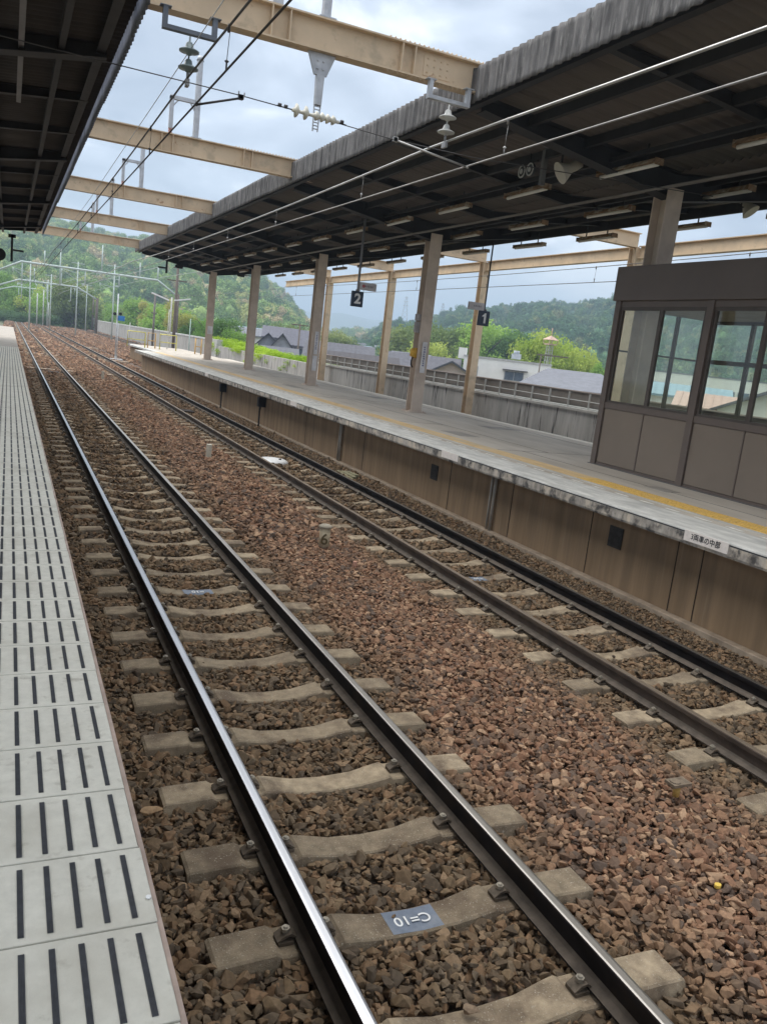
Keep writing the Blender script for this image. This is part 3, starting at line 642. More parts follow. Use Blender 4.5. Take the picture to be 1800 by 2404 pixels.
# masts standing on the gantries with side frames
for i, (y, zt) in enumerate(((11.7, 8.6), (20.5, 8.45), (29.3, 8.3), (38.1, 8.2), (46.9, 8.2))):
    t = empty('gantry_mast', (3.81, y, 6.76), '%s grey mast standing on a tan gantry' % ORD[i], 'mast', 'grey masts on the gantries')
    m = MB(); m.extr([(.07*cos(a*pi/4), .07*sin(a*pi/4)) for a in range(8)], .02, zt-6.76, 'Z'); m.box(-.12, .12, -.11, .11, .002, .02); m.tube([(0, 0, zt-6.78), (0, 0, zt-6.68)], [.085, .05], 8); m.build('post', gal, t)
    if i > 0:
        m = MB(); m.box(-.62, -.53, -.045, .045, .12, .80); m.box(-.62, -.06, -.045, .045, .74, .82); m.bar((-.53, 0, .62), (-.42, 0, .76), .03, .03); m.bar((-.17, 0, .76), (-.06, 0, .60), .03, .03); m.build('side_frame', gal, t)
        m = MB(); m.tube([(-.575, 0, .12), (-.575, 0, -.0)], [.02, .02], 6)
        for q in range(3): m.tube([(-.575, 0, .02+q*.035), (-.575, 0, .04+q*.035)], .045, 8)
        m.build('insulator', mat('insul_brown', (.45, .25, .22)), t)
t = empty('gantry_mast', (3.12, 11.7, 6.76), 'small bracket standing on the nearest gantry at the top edge, left of the mast', 'mast', 'grey masts on the gantries')
m = MB(); m.box(-.07, .07, -.07, .07, .002, .6); m.build('post', gal, t)
# drop post with gusset and lattice ladder under the first gantry
t = empty('drop_lattice', (3.80, 11.7, 6.34), 'pale perforated drop post with a wide gusset under the nearest gantry', 'hanging post')
m = MB(); m.extr([(-.20, -.004), (.20, -.004), (.09, -.28), (-.09, -.28)], -.02, .02, 'Y'); m.extr([(-.055, -.28), (.055, -.28), (.045, -.66), (-.045, -.66)], -.04, .04, 'Y')
for dx in (-.05, .03):
    for dz in (-.10, -.20): m.tube([(dx, -.02, dz), (dx, -.035, dz)], .016, 6)
m.build('gusset', gal, t)
m = MB()
for s in (-1, 1): m.bar((s*.045, 0, -.66), (s*.035, 0, -1.0), .012, .03)
for q in range(8): m.box(-.045, .045, -.012, .012, -.68-q*.042, -.67-q*.042)
m.build('ladder', gal, t)
# hanger frames and insulators
insm = mat('insulator_glaze', (.50, .50, .47), rough=.25, var=.06); insd = mat('insulator_dark', (.16, .20, .20), rough=.3, var=.06); clamp = mat('clamp_grey', (.30, .30, .30), rough=.5, metal=.4)
def suspension(x, gm_, im_, la, lb, zlo):
    t = empty('hanger_frame', (x, 11.55, 6.34), la, 'hanger frame', 'hanger frames under the nearest gantry')
    m = MB(); m.box(-.34, -.28, -.04, .04, -.20, .015); m.box(.28, .34, -.04, .04, -.20, .015); m.box(-.34, .34, -.045, .045, -.25, -.20); m.box(-.38, -.24, -.05, .05, .0, .012); m.box(.24, .38, -.05, .05, .0, .012); m.build('frame', gm_, t)
    t = empty('disc_insulator', (x, 11.5, zlo), lb, 'insulator', 'hanging disc insulators')
    m = MB(); m.tube([(0, 0, .10), (0, 0, .56)], .012, 6)
    for dz in (.14, .34):
        prof = [(.030, .0), (.038, .02), (.125, .035), (.128, .05), (.10, .065), (.055, .085), (.045, .13), (.03, .15)]
        m.tube([(0, 0, dz+b) for a, b in prof], [a for a, b in prof], 16, cap=True)
    m.build('discs', im_, t)
    m = MB(); m.box(-.02, .02, -.06, .06, -.03, .05); m.tube([(0, 0, .04), (0, 0, .15)], .018, 8); m.build('clamp', clamp, t)
suspension(1.99, mat('frame_grey_dark', (.13, .145, .17), rough=.6), insd, 'dark grey U shaped hanger frame under the nearest gantry, left', 'dark two disc insulator above the near track wires', 5.50)
suspension(5.72, gal, insm, 'pale U shaped hanger frame under the nearest gantry by the fascia', 'pale two disc insulator above the second track wires', 5.50)
# ---- overhead lines
wirem = mat('copper_dark', (.07, .065, .065), rough=.5, metal=.5); wirel = mat('wire_bright', (.50, .49, .47), rough=.35, metal=.7); wirec = mat('contact_wire', (.20, .19, .185), rough=.4, metal=.6)
knob = mat('white_knob', (.75, .75, .75), rough=.3)
def catenary(x, label, mw, mc, ys, zc=5.12, zs=5.52, rm=.016, rc=.011, y0=-6, y1=120, kn=knob):
    t = empty('overhead_line', (x, 0, zc), label, 'overhead wire', 'overhead wires above the tracks')
    def zm_(y):
        s = 17.6; u = ((y-11.5) % (s*2))/(s*2); return zs-zc-.14*4*u*(1-u)+.06
    m = MB(); m.tube([(0, y, zm_(y)) for y in np.arange(y0, y1, 2.)], rm, 6); m.build('messenger_wire', mw, t)
    m = MB(); m.tube([(0, y0, 0), (0, y1, 0)], rc, 6); m.build('contact_wire', mc, t)
    for y in ys:
        z = zm_(y); m = MB(); m.tube([(0, y, .0), (0, y, .09)], .010, 6, 0); m.tube([(0, y, .09), (.012, y, z-.06)], .004, 5, 0); m.tube([(0, y, z-.06), (0, y, z+.02)], .016, 6, 0)
        m.tube([(0, y, .075), (0, y, .09), (0, y, .105)], [.008, .026, .008], 8, 1); m.build('dropper', [mc, kn], t)
    return t
catenary(1.987, 'dark overhead wires above the near track', wirem, wirem, [4.2, 9.25, 14.5, 19.85, 25, 30, 35, 40, 45], rm=.014, rc=.012, kn=wirem)
catenary(5.76, 'bright overhead wires crossing in front of the far canopy', wirel, mat('contact_wire_mid', (.30, .29, .28), rough=.4, metal=.6), [4.9, 9.84, 14.7, 20.1, 25, 30, 35, 40, 45], rm=.017, rc=.012)
catenary(14.7, 'thin overhead wires beyond the far platform', wirec, wirec, [9, 14, 19.3, 25.1, 30.5, 36, 41, 46], zc=5.0, zs=5.45, rm=.010, rc=.010, kn=wirec)
# thin auxiliary line beside the left messenger
t = empty('feeder_wire', (1.75, 0, 5.75), 'very thin pale wire beside the near track wires', 'wire'); m = MB(); m.tube([(.3, 3, .35), (.25, 11.5, .15), (.2, 25, -.10), (.2, 60, -.12)], .006, 5); m.build('wire', gal, t)
# cross span with strain insulators
t = empty('cross_span_wire', (4, 10.8, 5.3), 'thin wire spanning across both tracks under the nearest gantry', 'wire')
m = MB(); m.tube([(-5.3, 0, .06), (-2.8, 0, .04), (-1.48, 0, .03), (-.8, 0, .008)], .007, 5); m.tube([(-.22, 0, -.02), (.62, 0, -.06), (1.85, 0, -.05), (6.3, 0, .22)], .007, 5); m.build('wire', wirem, t)
m = MB(); m.box(-1.50, -1.44, -.02, .02, -.01, .04); m.box(-1.51, -1.50, -.012, .012, .03, .075); m.box(-1.44, -1.43, -.012, .012, .02, .07); m.box(.60, .66, -.02, .02, -.08, -.03); m.build('clamp', clamp, t)
t = empty('strain_insulator', (3.5, 10.8, 5.30), 'white ribbed strain insulator string on the cross wire against the sky', 'insulator')
m = MB()
for sgn, x0, nn_, rr_ in ((1, -.27, 2, .085), (1, .0, 4, .06)):
    for q in range(nn_):
        x = x0+q*(.125 if nn_ == 2 else .075)
        m.tube([(x-.035, 0, .004-.03*x), (x-.01, 0, .004-.03*x), (x, 0, .004-.03*x), (x+.018, 0, .004-.03*x), (x+.045, 0, .004-.03*x)], [.025, .03, rr_, rr_*.9, .032], 14)
m.tube([(-.32, 0, .01), (.32, 0, -.01)], .022, 8); m.build('discs', mat('porcelain', (.66, .64, .55), rough=.3, var=.1, vs=10), t)
m = MB()
for x in (-.48, -.40, .36): m.tube([(x-.02, 0, .015-.03*x), (x+.02, 0, .015-.03*x)], .024, 8)
m.tube([(-.52, 0, .02), (-.3, 0, .01)], .007, 5); m.tube([(.3, 0, -.01), (.42, 0, -.02)], .007, 5); m.build('fitting', wirem, t)
for (xa, za, xb, zb, mm, lab) in ((1.99, 5.12-.02, 2.52, 5.30, wirem, 'dark steady arm holding the near track contact wire'), (5.76, 5.10, 4.64, 5.24, wirel, 'bright rusty steady arm reaching to the second track contact wire')):
    t = empty('steady_arm', (xa, 10.8, za), lab, 'steady arm', 'steady arms on the cross wire')
    if mm is wirel: xa2 = 5.76-.02
    m = MB(); m.tube([(0, 0, .01), ((xb-xa), 0, zb-za)], .014, 8); m.tube([(0, -.03, 0), (0, .03, .02)], .016, 6); m.box(xb-xa-.03, xb-xa+.03, -.02, .02, zb-za-.02, zb-za+.04); m.build('arm', mm, t)

# ================================================================== SIGNS
navy = mat('sign_navy', (.03, .045, .075), rough=.4, var=.05); polem = mat('pole_grey', (.20, .195, .20), rough=.5); polw = mat('board_pale', (.55, .53, .55), rough=.5)
def num_sign(x, y, z, txt, ztop, lab, bx0, bx1, bz, lab2, red, dark):
    t = empty('platform_number_sign', (x, y, z), lab, 'sign', 'hanging platform number signs')
    m = MB(); m.box(-.165, .165, -.05, .05, -.205, .205); m.build('panel', navy, t, bevel=.008)
    if txt == '1':
        m = MB(); m.extr([(.048, -.135), (.048, .140), (-.006, .140), (-.030, .100), (-.072, .078), (-.072, .036), (-.014, .052), (-.014, -.135)], -.0525, -.0505, 'Y'); m.build('lettering', mat('sign_white', (.80, .80, .80)), t)
    else: text_obj('lettering', txt, .36, mat('sign_white', (.80, .80, .80)), t, (0, -.0515, -.005), (pi/2, 0, 0), .001, 1.05, .035)
    m = MB(); m.tube([(.0, 0, .206), (.0, 0, .30), (.0, 0, ztop-z)], .032 if not dark else .022, 10); m.box(-.05, .05, -.04, .04, .21, .25); m.build('pole', mat('pole_dark', (.06, .055, .06), rough=.5) if dark else polem, t)
    b = empty('direction_board', (x+(bx0+bx1)/2, y, z+bz), lab2, 'sign', 'small direction boards above the number signs'); w = abs(bx1-bx0)/2
    m = MB(); m.box(-w, w, -.05, .05, -.10, .10); m.build('panel', polw, b, bevel=.006)
    m = MB()
    if red: m.tube([(-w+.09, -.0505, .0), (-w+.09, -.053, .0)], .045, 12)
    m.build('round_mark', mat('mark_red', (.42, .13, .14)), b) if red else None
    m = MB()
    for q in range(5): m.box(-.10+q*.05, -.07+q*.05, -.052, -.0505, -.02, .025)
    m.build('text_line', mat('ink_grey', (.25, .23, .26)), b)
num_sign(8.61, 21.5, 3.785, '2', 6.0, 'hanging navy sign with a white number 2 above the far platform', .05, .52, .36, 'small pale direction board with a red mark above the number 2 sign', True, False)
num_sign(12.05, 20.5, 3.69, '1', 5.75, 'hanging navy sign with a white number 1 on a dark pole', -.52, -.04, .30, 'small pale direction board beside the number 1 sign', False, True)
# things on the column with the telephone (second column)
x, y = PY[1]
t = empty('telephone', (x-.22, y-.05, 2.53), 'yellow telephone on the left side of a far platform column', 'telephone')
m = MB(); m.tube([(0, 0, -.12), (0, 0, -.09), (0, 0, .09), (0, 0, .12)], [.05, .11, .11, .06], 12); m.box(.02, .06, -.08, .08, -.14, .14); m.build('body', mat('phone_yellow', (.62, .36, .05), rough=.4), t)
m = MB(); m.tube([(-.02, 0, -.12), (-.05, 0, -.22), (-.03, .03, -.33), (.02, .02, -.4)], .02, 6); m.build('cord', mat('matt_black', (.02, .02, .022)), t)
t = empty('station_name_plate', (x+.02, y-.19, 2.43), 'tall white plate with blue vertical lettering on the telephone column', 'sign', 'vertical name plates on the columns')
m = MB(); m.box(-.075, .075, -.012, .0, -.42, .42); m.build('plate', mat('plate_white', (.70, .69, .70), rough=.4), t, bevel=.004)
blue_ink = mat('ink_blue', (.16, .17, .32))
m = MB()
for i in range(9): m.box(-.022+.006*(i % 2), .018+.008*(i % 3), -.0135, -.0121, .26-i*.062, .295-i*.062)
m.build('ink_strokes', blue_ink, t)
x2, y2 = PY[2]
t2 = copy_tree(t); t2.location = (x2+.02, y2-.19, 2.5); t2['label'] = 'tall white plate on the third column of the far platform'
for a, b_ in ((x2, 1.75), (PY[4][0], 2.6)):
    pass
t = empty('notice_plate', (x2+.02, y2-.19, 1.75), 'lower white notice plate on the third column of the far platform', 'sign')
m = MB(); m.box(-.085, .085, -.012, 0, -.28, .28); m.build('plate', mat('plate_white'  , (.70, .69, .70)), t)
t = empty('notice_plate', (PY[4][0], PY[4][1]-.19, 2.55), 'small white notice plate on the farthest column', 'sign')
m = MB(); m.box(-.14, .14, -.012, 0, -.22, .22); m.build('plate', MATS['plate_white'], t)
t = empty('junction_box', (x-.22, y-.06, 3.34), 'two pale boxes on the left side of the telephone column', 'junction box')
m = MB(); m.box(-.06, .05, -.08, .08, .06, .24); m.box(-.06, .05, -.08, .08, -.26, .03); m.tube([(-.061, 0, .15), (-.07, 0, .15)], .03, 8); m.build('box', mat('box_pale', (.36, .34, .34)), t, bevel=.005)

# ================================================================== SHELTER
brown = mat('shelter_brown', (.12, .093, .078), rough=.5, var=.05, vs=4, spec=.4); panel = mat('shelter_panel', (.195, .158, .125), rough=.6, var=.05, vs=1.2); roofb = mat('shelter_roof_box', (.135, .11, .097), rough=.55, var=.05, vs=1.5)
glass = bpy.data.materials.new('glass'); glass.use_nodes = True; tt = glass.node_tree; tt.nodes.clear()
go_ = N(tt, 'ShaderNodeOutputMaterial'); gx = N(tt, 'ShaderNodeMixShader'); tr = N(tt, 'ShaderNodeBsdfTransparent'); tr.inputs[0].default_value = (.94, .96, .93, 1); gl = N(tt, 'ShaderNodeBsdfGlossy'); gl.inputs['Roughness'].default_value = .02
fr = N(tt, 'ShaderNodeLayerWeight'); fr.inputs['Blend'].default_value = .06; tt.links.new(fr.outputs['Facing'], gx.inputs[0]); tt.links.new(tr.outputs[0], gx.inputs[1]); tt.links.new(gl.outputs[0], gx.inputs[2]); tt.links.new(gx.outputs[0], go_.inputs[0])
sh = empty('waiting_shelter', (9.75, 12.05, .9), 'brown glazed waiting shelter on the far platform at the right edge', 'shelter')
oy = 12.05; L = -9.0; D = 2.15
m = MB(); m.box(-.06, D+.06, L, .06, 2.90, 3.48); m.build('roof_box', roofb, sh, bevel=.01)
m = MB(); m.box(.02, D-.02, L+.02, -.02, 2.80, 2.896); m.build('ceiling', mat('ceiling_cream', (.45, .41, .32), var=.08), sh)
posts = [0, -2.16, -4.3, -6.45]
def wall_side(x, nm, doors=()):
    sgn = 1 if x < 1 else -1
    for i, yp in enumerate(posts):
        m = MB(); m.box(x-.03*1, x+.10, yp-.30 if i == 0 else yp-.13, yp, .0, 2.90) if False else m.box(x-.035, x+.085, yp-.13, yp, .0, 2.898); m.build('post', brown, sh, bevel=.004)
    for i in range(len(posts)-1):
        ya, yb = posts[i+1], posts[i]-.13
        if x > 1 and i == 9: continue
        for a_, b_, c_, nm_ in ((x-.02, 1.03, 1.13, 'sill'), (x-.01, .0, .05, 'bottom_rail'), (x-.01, 2.80, 2.897, 'head_rail')): m = MB(); m.box(a_, x+.065, ya, yb, b_, c_); m.build(nm_, brown, sh)
        mid = (ya+yb)/2
        for q0, q1 in ((ya, mid-.012), (mid+.012, yb)):
            m = MB(); m.box(x, x+.04, q0+.004, q1-.004, .055, 1.026); m.build('panel', panel, sh, bevel=.004)
        m = MB(); m.box(x-.008, x+.05, mid-.012, mid+.012, .05, 1.03); m.build('panel_joint', brown, sh)
        ww = (yb-ya)
        wf = MB(); wf.box(x+.0, x+.05, ya, ya+.06, 1.13, 2.80); wf.box(x+.0, x+.05, yb-.06, yb, 1.13, 2.80); wf.box(x+.0, x+.05, ya+.06, yb-.06, 1.13, 1.17); wf.box(x, x+.05, ya+.06, yb-.06, 2.74, 2.80)
        wf.box(x+.0, x+.05, mid-.04, mid+.04, 1.17, 2.74)
        if x > 1: wf.box(x, x+.05, ya+.06, yb-.06, 2.02, 2.10)
        w = wf.build('window', mat('window_frame_dark', (.075, .06, .05), rough=.4), sh)
        m = MB(); m.box(x+.022, x+.027, ya+.06, yb-.06, 1.17, 2.74); m.build('pane', glass, w)
wall_side(0.0, 'front'); wall_side(D-.05, 'back')
m = MB(); m.box(.0, D, -.085, -.045, .055, 1.026); m.build('end_panel', panel, sh)
wf = MB()
for a in (.09, .74, 1.40, D-.1): wf.box(a-.03, a+.03, -.09, -.03, 1.03, 2.897)
wf.box(.0, D, -.088, -.032, 1.03, 1.12); wf.box(0, D, -.088, -.032, 2.80, 2.895); wf.box(0, D, -.088, -.032, 2.04, 2.07)
w = wf.build('window', MATS['window_frame_dark'], sh); m = MB(); m.box(.05, D-.05, -.063, -.058, 1.12, 2.80); m.build('pane', glass, w)
m = MB(); m.box(.6, D-.15, L+.3, -.6, .38, .44); [m.box(.9, .95, q, q+.05, .0, .38) for q in (-1, -3, -5, -7)]; m.build('bench', mat('bench_wood', (.30, .22, .13)), sh)
m = MB(); m.box(-.05, D+.05, L, .05, -.002, .012); m.build('floor_sill', mat('sill_grey', (.14, .135, .13)), sh)

# ================================================================== BALLAST-SIDE THINGS
cream = mat('post_cream', (.52, .44, .30), rough=.7, var=.12, vs=15, c2=(.40, .30, .2), c2s=12)
t = empty('distance_post', (3.86, 9.9, -.19), 'short round post with cap and number 6 in the reddish ballast', 'marker post')
m = MB(); m.tube([(0, 0, 0), (0, 0, .30)], .072, 16); m.build('post', cream, t)
m = MB(); m.tube([(0, 0, .3), (0, 0, .32), (0, 0, .34)], [.09, .09, .06], 16); m.build('cap', mat('cap_pale', (.36, .32, .25)), t)
text_obj('lettering', '6', .21, mat('ink_olive', (.13, .10, .05)), t, (.074*sin(radians(-22)), -.074*cos(radians(22))-.003, .15), (pi/2, 0, radians(-22)), .002)
wp = mat('post_white', (.66, .62, .50), rough=.7, var=.1, vs=10)
for (x, y, h, w_, lab) in ((3.86, 17.0, .36, .05, 'low cream post with an orange foot between the tracks, beyond the numbered post'), (3.84, 38.6, .42, .05, 'small whitish post between the tracks, the farther of the two'), (3.9, 8.9, .12, .022, 'tiny pinkish peg in the red ballast near the numbered post')):
    t = empty('marker_post', (x, y, -.19), lab, 'marker post'); m = MB(); m.box(-w_, w_, -w_, w_, .08 if h > .2 else 0, h); m.build('post', wp if h > .2 else mat('peg_pink', (.50, .28, .2)), t, bevel=.006)
    if h > .2: m = MB(); m.box(-w_-.004, w_+.004, -w_-.004, w_+.004, 0, .08); m.build('foot', mat('foot_orange', (.50, .19, .09)), t)
t = empty('marker_stake', (3.99, 3.56, -.135), 'small T shaped stake with a yellow stem beside the near track', 'marker stake')
m = MB(); m.tube([(0, 0, 0), (0, 0, .085)], .022, 10); m.build('stem', mat('stem_yellow', (.50, .33, .10), var=.15, vs=20), t)
m = MB(); m.box(-.075, .075, -.045, .045, .085, .105); m.tube([(-.03, 0, .105), (-.03, 0, .112)], .035, 12); m.build('cap', mat('cap_brown', (.20, .155, .11), var=.2, vs=20), t)
t = tag(MB().tube([(0, 0, 0), (0, 0, .012)], .02, 8).build('yellow_pebble', mat('pebble_yellow', (.75, .52, .10)), None), 'small bright yellow pebble among the stones at the lower right', 'pebble')
t.location = (3.50, 2.735, -.128); t.scale = (1, .8, 1.6)
def loose_stone(loc, s, lab, rz=0., col=(.24, .17, .11)):
    o = bpy.data.objects.new('loose_stone', protos.objects[3].data.copy()); COL.objects.link(o); o.location = loc; o.scale = s; o.rotation_euler = (.3, .2, rz)
    o.data.materials.clear(); o.data.materials.append(mat('loose_stone_brown_%d' % int(col[0]*100), col, var=.2, vs=40)); tag(o, lab, 'stone', 'stones lying by themselves')
loose_stone((1.815, 2.44, -.175), (.075, .07, .06), 'single brown stone lying on the sleeper at the bottom edge')
loose_stone((5.42, 5.90, -.185), (.06, .055, .05), 'dark stone lying on a sleeper of the brown railed track', 1., (.09, .07, .05))
loose_stone((.79, 4.23, -.185), (.15, .09, .07), 'larger tan stone beside the near track at the lower left', .5, (.34, .22, .12))
loose_stone((4.42, 3.06, -.14), (.13, .06, .06), 'long reddish stone in the ballast near the yellow stake', .2, (.40, .19, .13))
chip = tag(MB().tube([(0, 0, 0), (0, 0, .004)], .007, 7).build('paint_chip', whitep, None), 'small white chip on the edge of the near platform', 'chip'); chip.location = (.340, 1.79, 1.104)
# white fibreglass cover between the rails of track B
t = empty('round_cover', (5.33, 17.25, -.13), 'white domed round cover between the rails of the second track', 'cover')
m = MB(); m.tube([(0, 0, -.10), (0, 0, -.02), (0, 0, .02), (0, 0, .045)], [.33, .34, .28, .10], 20, sm=True); m.build('dome', mat('white_gloss', (.82, .82, .80), rough=.35), t)
m = MB(); m.tube([(.12, -.12, .03), (.12, -.12, .055)], .03, 8); m.build('knob', blk, t); t.scale = (1, 1.15, 1)
t = empty('timber_scrap', (6.78, 16.2, -.27), 'weathered boards lying by the foot of the far platform wall', 'boards')
m = MB()
for q in range(3): m.bar((-.16+.1*q, -.45+.1*q, .03+.03*q), (-.1+.1*q, .5, .05), .09, .035)
m.build('board', mat('board_olive', (.26, .24, .15), var=.2, vs=8), t)
# cable troughs crossing the far trackbed and dark lids
trm = mat('trough_concrete', (.50, .40, .30), var=.15, vs=4)
for i, (y, lab) in enumerate(((43.0, 'pale concrete trough crossing under the near track, nearest crossing strip'), (58.5, 'pale concrete trough crossing both tracks, middle crossing strip'), (80, 'pale concrete trough crossing both tracks, farthest crossing strip'))):
    t = empty('cable_trough', (0, y, -.2), lab, 'cable trough', 'concrete strips crossing the trackbed'); m = MB()
    for q in range(14 if i else 11): m.box(.45+q*.5-.0, .93+q*.5, -.22, .22, -.1, .055)
    m.build('trough', trm, t)
for (x, y, lab) in ((5.25, 32.3, 'dark flat lid between the brown rails, farther one'), (5.32, 27.2, 'dark flat lid between the brown rails, nearer one'), (1.93, 41, 'dark lid between the near rails far along the track')):
    t = empty('track_balise', (x, y, -.19), lab, 'balise', 'dark flat boxes between the rails'); m = MB(); m.box(-.24, .24, -.3, .3, -.05, .06); m.box(-.28, -.24, -.1, .1, 0, .05); m.build('casing', mat('lid_dark', (.04, .03, .025)), t, bevel=.01)

# ================================================================== FAR SIDE WALL WITH RAILING
wallg = mat('wall_grey_stained', (.44, .42, .385), rough=.95, var=.14, vs=1.4, stretch=(1, 2.2, .25), c2=(.09, .085, .08), c2s=1.9, c2lo=.56, c2hi=.66, c3=(.62, .60, .56), c3s=2.2, c3lo=.56, c3hi=.8, st3=(1, 2.5, .3))
board = mat('board_brown', (.21, .185, .16), rough=.7, var=.1, vs=2); railg = mat('railing_grey', (.50, .50, .47), rough=.5, var=.06)
t = empty('trackside_wall', (17.5, 0, 0), 'grey streaked concrete wall topped by a brown board fence beyond the far platform', 'wall')
m = MB(); y = -4.
while y < 49.5: m.box(.0, .22, y+.006, y+1.794, -1.2, 1.25); y += 1.8
m.box(.01, .2, -4, 49.5, -1.2, 1.24); m.build('concrete_panel', wallg, t)
m = MB(); m.box(-.06, .26, -4, 49.5, 1.252, 1.33); m.build('coping', mat('wall_coping', (.46, .44, .40), var=.1), t)
m = MB(); m.box(.14, .18, -4, 49.5, 1.40, 1.88); m.build('board_fence', board, t)
m = MB(); m.box(.10, .20, -4, 49.5, 1.88, 1.92); m.build('top_cap', mat('cap_light_brown', (.40, .34, .30)), t)
m = MB()
for i in range(48): m.box(.02, .07, -3.5+i*1.12, -3.45+i*1.12, 1.33, 1.86)
m.tube([(.045, -4, 1.60), (.045, 49.5, 1.60)], .018, 6); m.tube([(.045, -4, 1.37), (.045, 49.5, 1.37)], .025, 6); m.build('railing', railg, t)
t = empty('grey_boundary_wall', (17.3, 50, 0), 'plain grey concrete wall left of the tan pillars running into the distance', 'wall')
m = MB(); m.extr([(50-50, -1), (200-50, -1.5), (200-50, 2.1), (77.8-50, 1.72), (77.8-50, 1.1+.2), (50-50, 1.22)], .0, .3, 'X'); m.build('wall', wallg, t)
m = MB(); m.box(-.1, .45, 25.8, 27.6, -.5, 1.85); m.build('end_block', mat('block_pale', (.52, .51, .48), var=.1), t)
m = MB(); m.extr([(150.2, 2.0), (150.2, 2.2), (28, 1.85), (28, 1.70)], -.05, .35, 'X'); m.build('coping', mat('coping_pale', (.55, .55, .52)), t)
m = MB(); m.box(-.4, .5, 146, 150, -.5, 2.5); m.build('end_pier', MATS['block_pale'], t)
# hedge on top of it, lime green
def leafmat(name, c, c2, sat=.25):
    m = bpy.data.materials.new(name); m.use_nodes = True; t = m.node_tree; b = t.nodes['Principled BSDF']; b.inputs['Roughness'].default_value = .75; b.inputs['Specular IOR Level'].default_value = .2
    g = N(t, 'ShaderNodeNewGeometry'); n = N(t, 'ShaderNodeTexNoise'); n.inputs['Scale'].default_value = .35; n.inputs['Detail'].default_value = 5; t.links.new(g.outputs['Position'], n.inputs['Vector'])
    oi = N(t, 'ShaderNodeObjectInfo'); a = N(t, 'ShaderNodeMath', operation='ADD'); t.links.new(n.outputs['Fac'], a.inputs[0]); s_ = N(t, 'ShaderNodeMath', operation='MULTIPLY_ADD'); t.links.new(oi.outputs['Random'], s_.inputs[0]); s_.inputs[1].default_value = .5; s_.inputs[2].default_value = -.25; t.links.new(s_.outputs[0], a.inputs[1])
    r = N(t, 'ShaderNodeValToRGB'); r.color_ramp.elements[0].position = .3; r.color_ramp.elements[0].color = (*c, 1); r.color_ramp.elements[1].position = .75; r.color_ramp.elements[1].color = (*c2, 1)
    t.links.new(a.outputs[0], r.inputs[0]); t.links.new(r.outputs[0], b.inputs['Base Color'])
    tl = N(t, 'ShaderNodeBsdfTranslucent'); ms = N(t, 'ShaderNodeMixShader'); ms.inputs[0].default_value = .42; t.links.new(r.outputs[0], tl.inputs[0]); t.links.new(b.outputs[0], ms.inputs[1]); t.links.new(tl.outputs[0], ms.inputs[2]); t.links.new(ms.outputs[0], t.nodes['Material Output'].inputs[0])
    return m
LM = dict(lime=leafmat('leaf_lime', (.28, .44, .03), (.50, .66, .07)), yellow=leafmat('leaf_yellow', (.34, .46, .07), (.58, .64, .16)), bamboo=leafmat('leaf_bamboo', (.30, .36, .08), (.52, .50, .16)),
          green=leafmat('leaf_green', (.08, .17, .04), (.18, .32, .07)), dark=leafmat('leaf_dark', (.09, .17, .07), (.16, .27, .09)), mid=leafmat('leaf_mid', (.19, .34, .07), (.36, .54, .11)), olive=leafmat('leaf_olive', (.18, .25, .07), (.38, .42, .15)))
trunkm = mat('bark', (.12, .095, .07), var=.2, vs=4)
CROWNS = {}
def crown_mesh(seed, kind, fine=1.0):
    """leaf clumps through a unit crown, height 1, width about 1"""
    if (seed, kind) in CROWNS: return CROWNS[(seed, kind)]
    r = np.random.default_rng(seed)
    lobes = []
    nl = {'round': 34, 'tall': 18, 'bush': 16}[kind]
    for i in range(nl):
        a = r.uniform(0, 2*pi)
        if kind == 'round': z = r.uniform(.22, .86); R = .36*math.sqrt(max(.05, 1-((z-.5)/.5)**2))*r.uniform(.55, 1.0)
        elif kind == 'tall': z = r.uniform(.1, .92); R = .17*(1.15-z)*r.uniform(.3, 1.2)+.02
        else: z = r.uniform(.12, .72); R = .40*r.uniform(.2, 1.1)*(1.1-z*.6)
        lobes.append((R*cos(a), R*sin(a), z, r.uniform(.11, .2)*(1 if kind != 'tall' else .75)))
    VV = []
    for lx, ly, lz, lr in lobes:
        nq = int(400*fine*(lr/.15)**2)
        d = r.normal(size=(nq, 3)); d /= np.linalg.norm(d, axis=1)[:, None]
        wob = 1+.22*np.sin(d[:, :1]*9+lx*40)*np.sin(d[:, 1:2]*8+lz*30)
        p = np.array([lx, ly, lz])+d*(lr*r.uniform(.55, 1.12, (nq, 1))*wob)*np.array([1.1, 1.1, .85])
        nrm = d+r.normal(size=(nq, 3))*.7; nrm /= np.linalg.norm(nrm, axis=1)[:, None]
        u = np.cross(nrm, r.normal(size=(nq, 3))); u /= np.linalg.norm(u, axis=1)[:, None]; w = np.cross(nrm, u); s_ = r.uniform(.006, .018, (nq, 1))/fine**.4
        VV.append(np.stack([p-u*s_-w*s_*.6, p+u*s_*1.1-w*s_*.3, p+u*s_*.6+w*s_, p-u*s_*.8+w*s_*.7], 1).reshape(-1, 3))
    V = np.concatenate(VV); F = np.arange(len(V)).reshape(-1, 4)
    me = bpy.data.meshes.new('crown_%s' % kind); me.from_pydata(V.tolist(), [], F.tolist()); me.materials.append(LM['green']); CROWNS[(seed, kind)] = me; return me
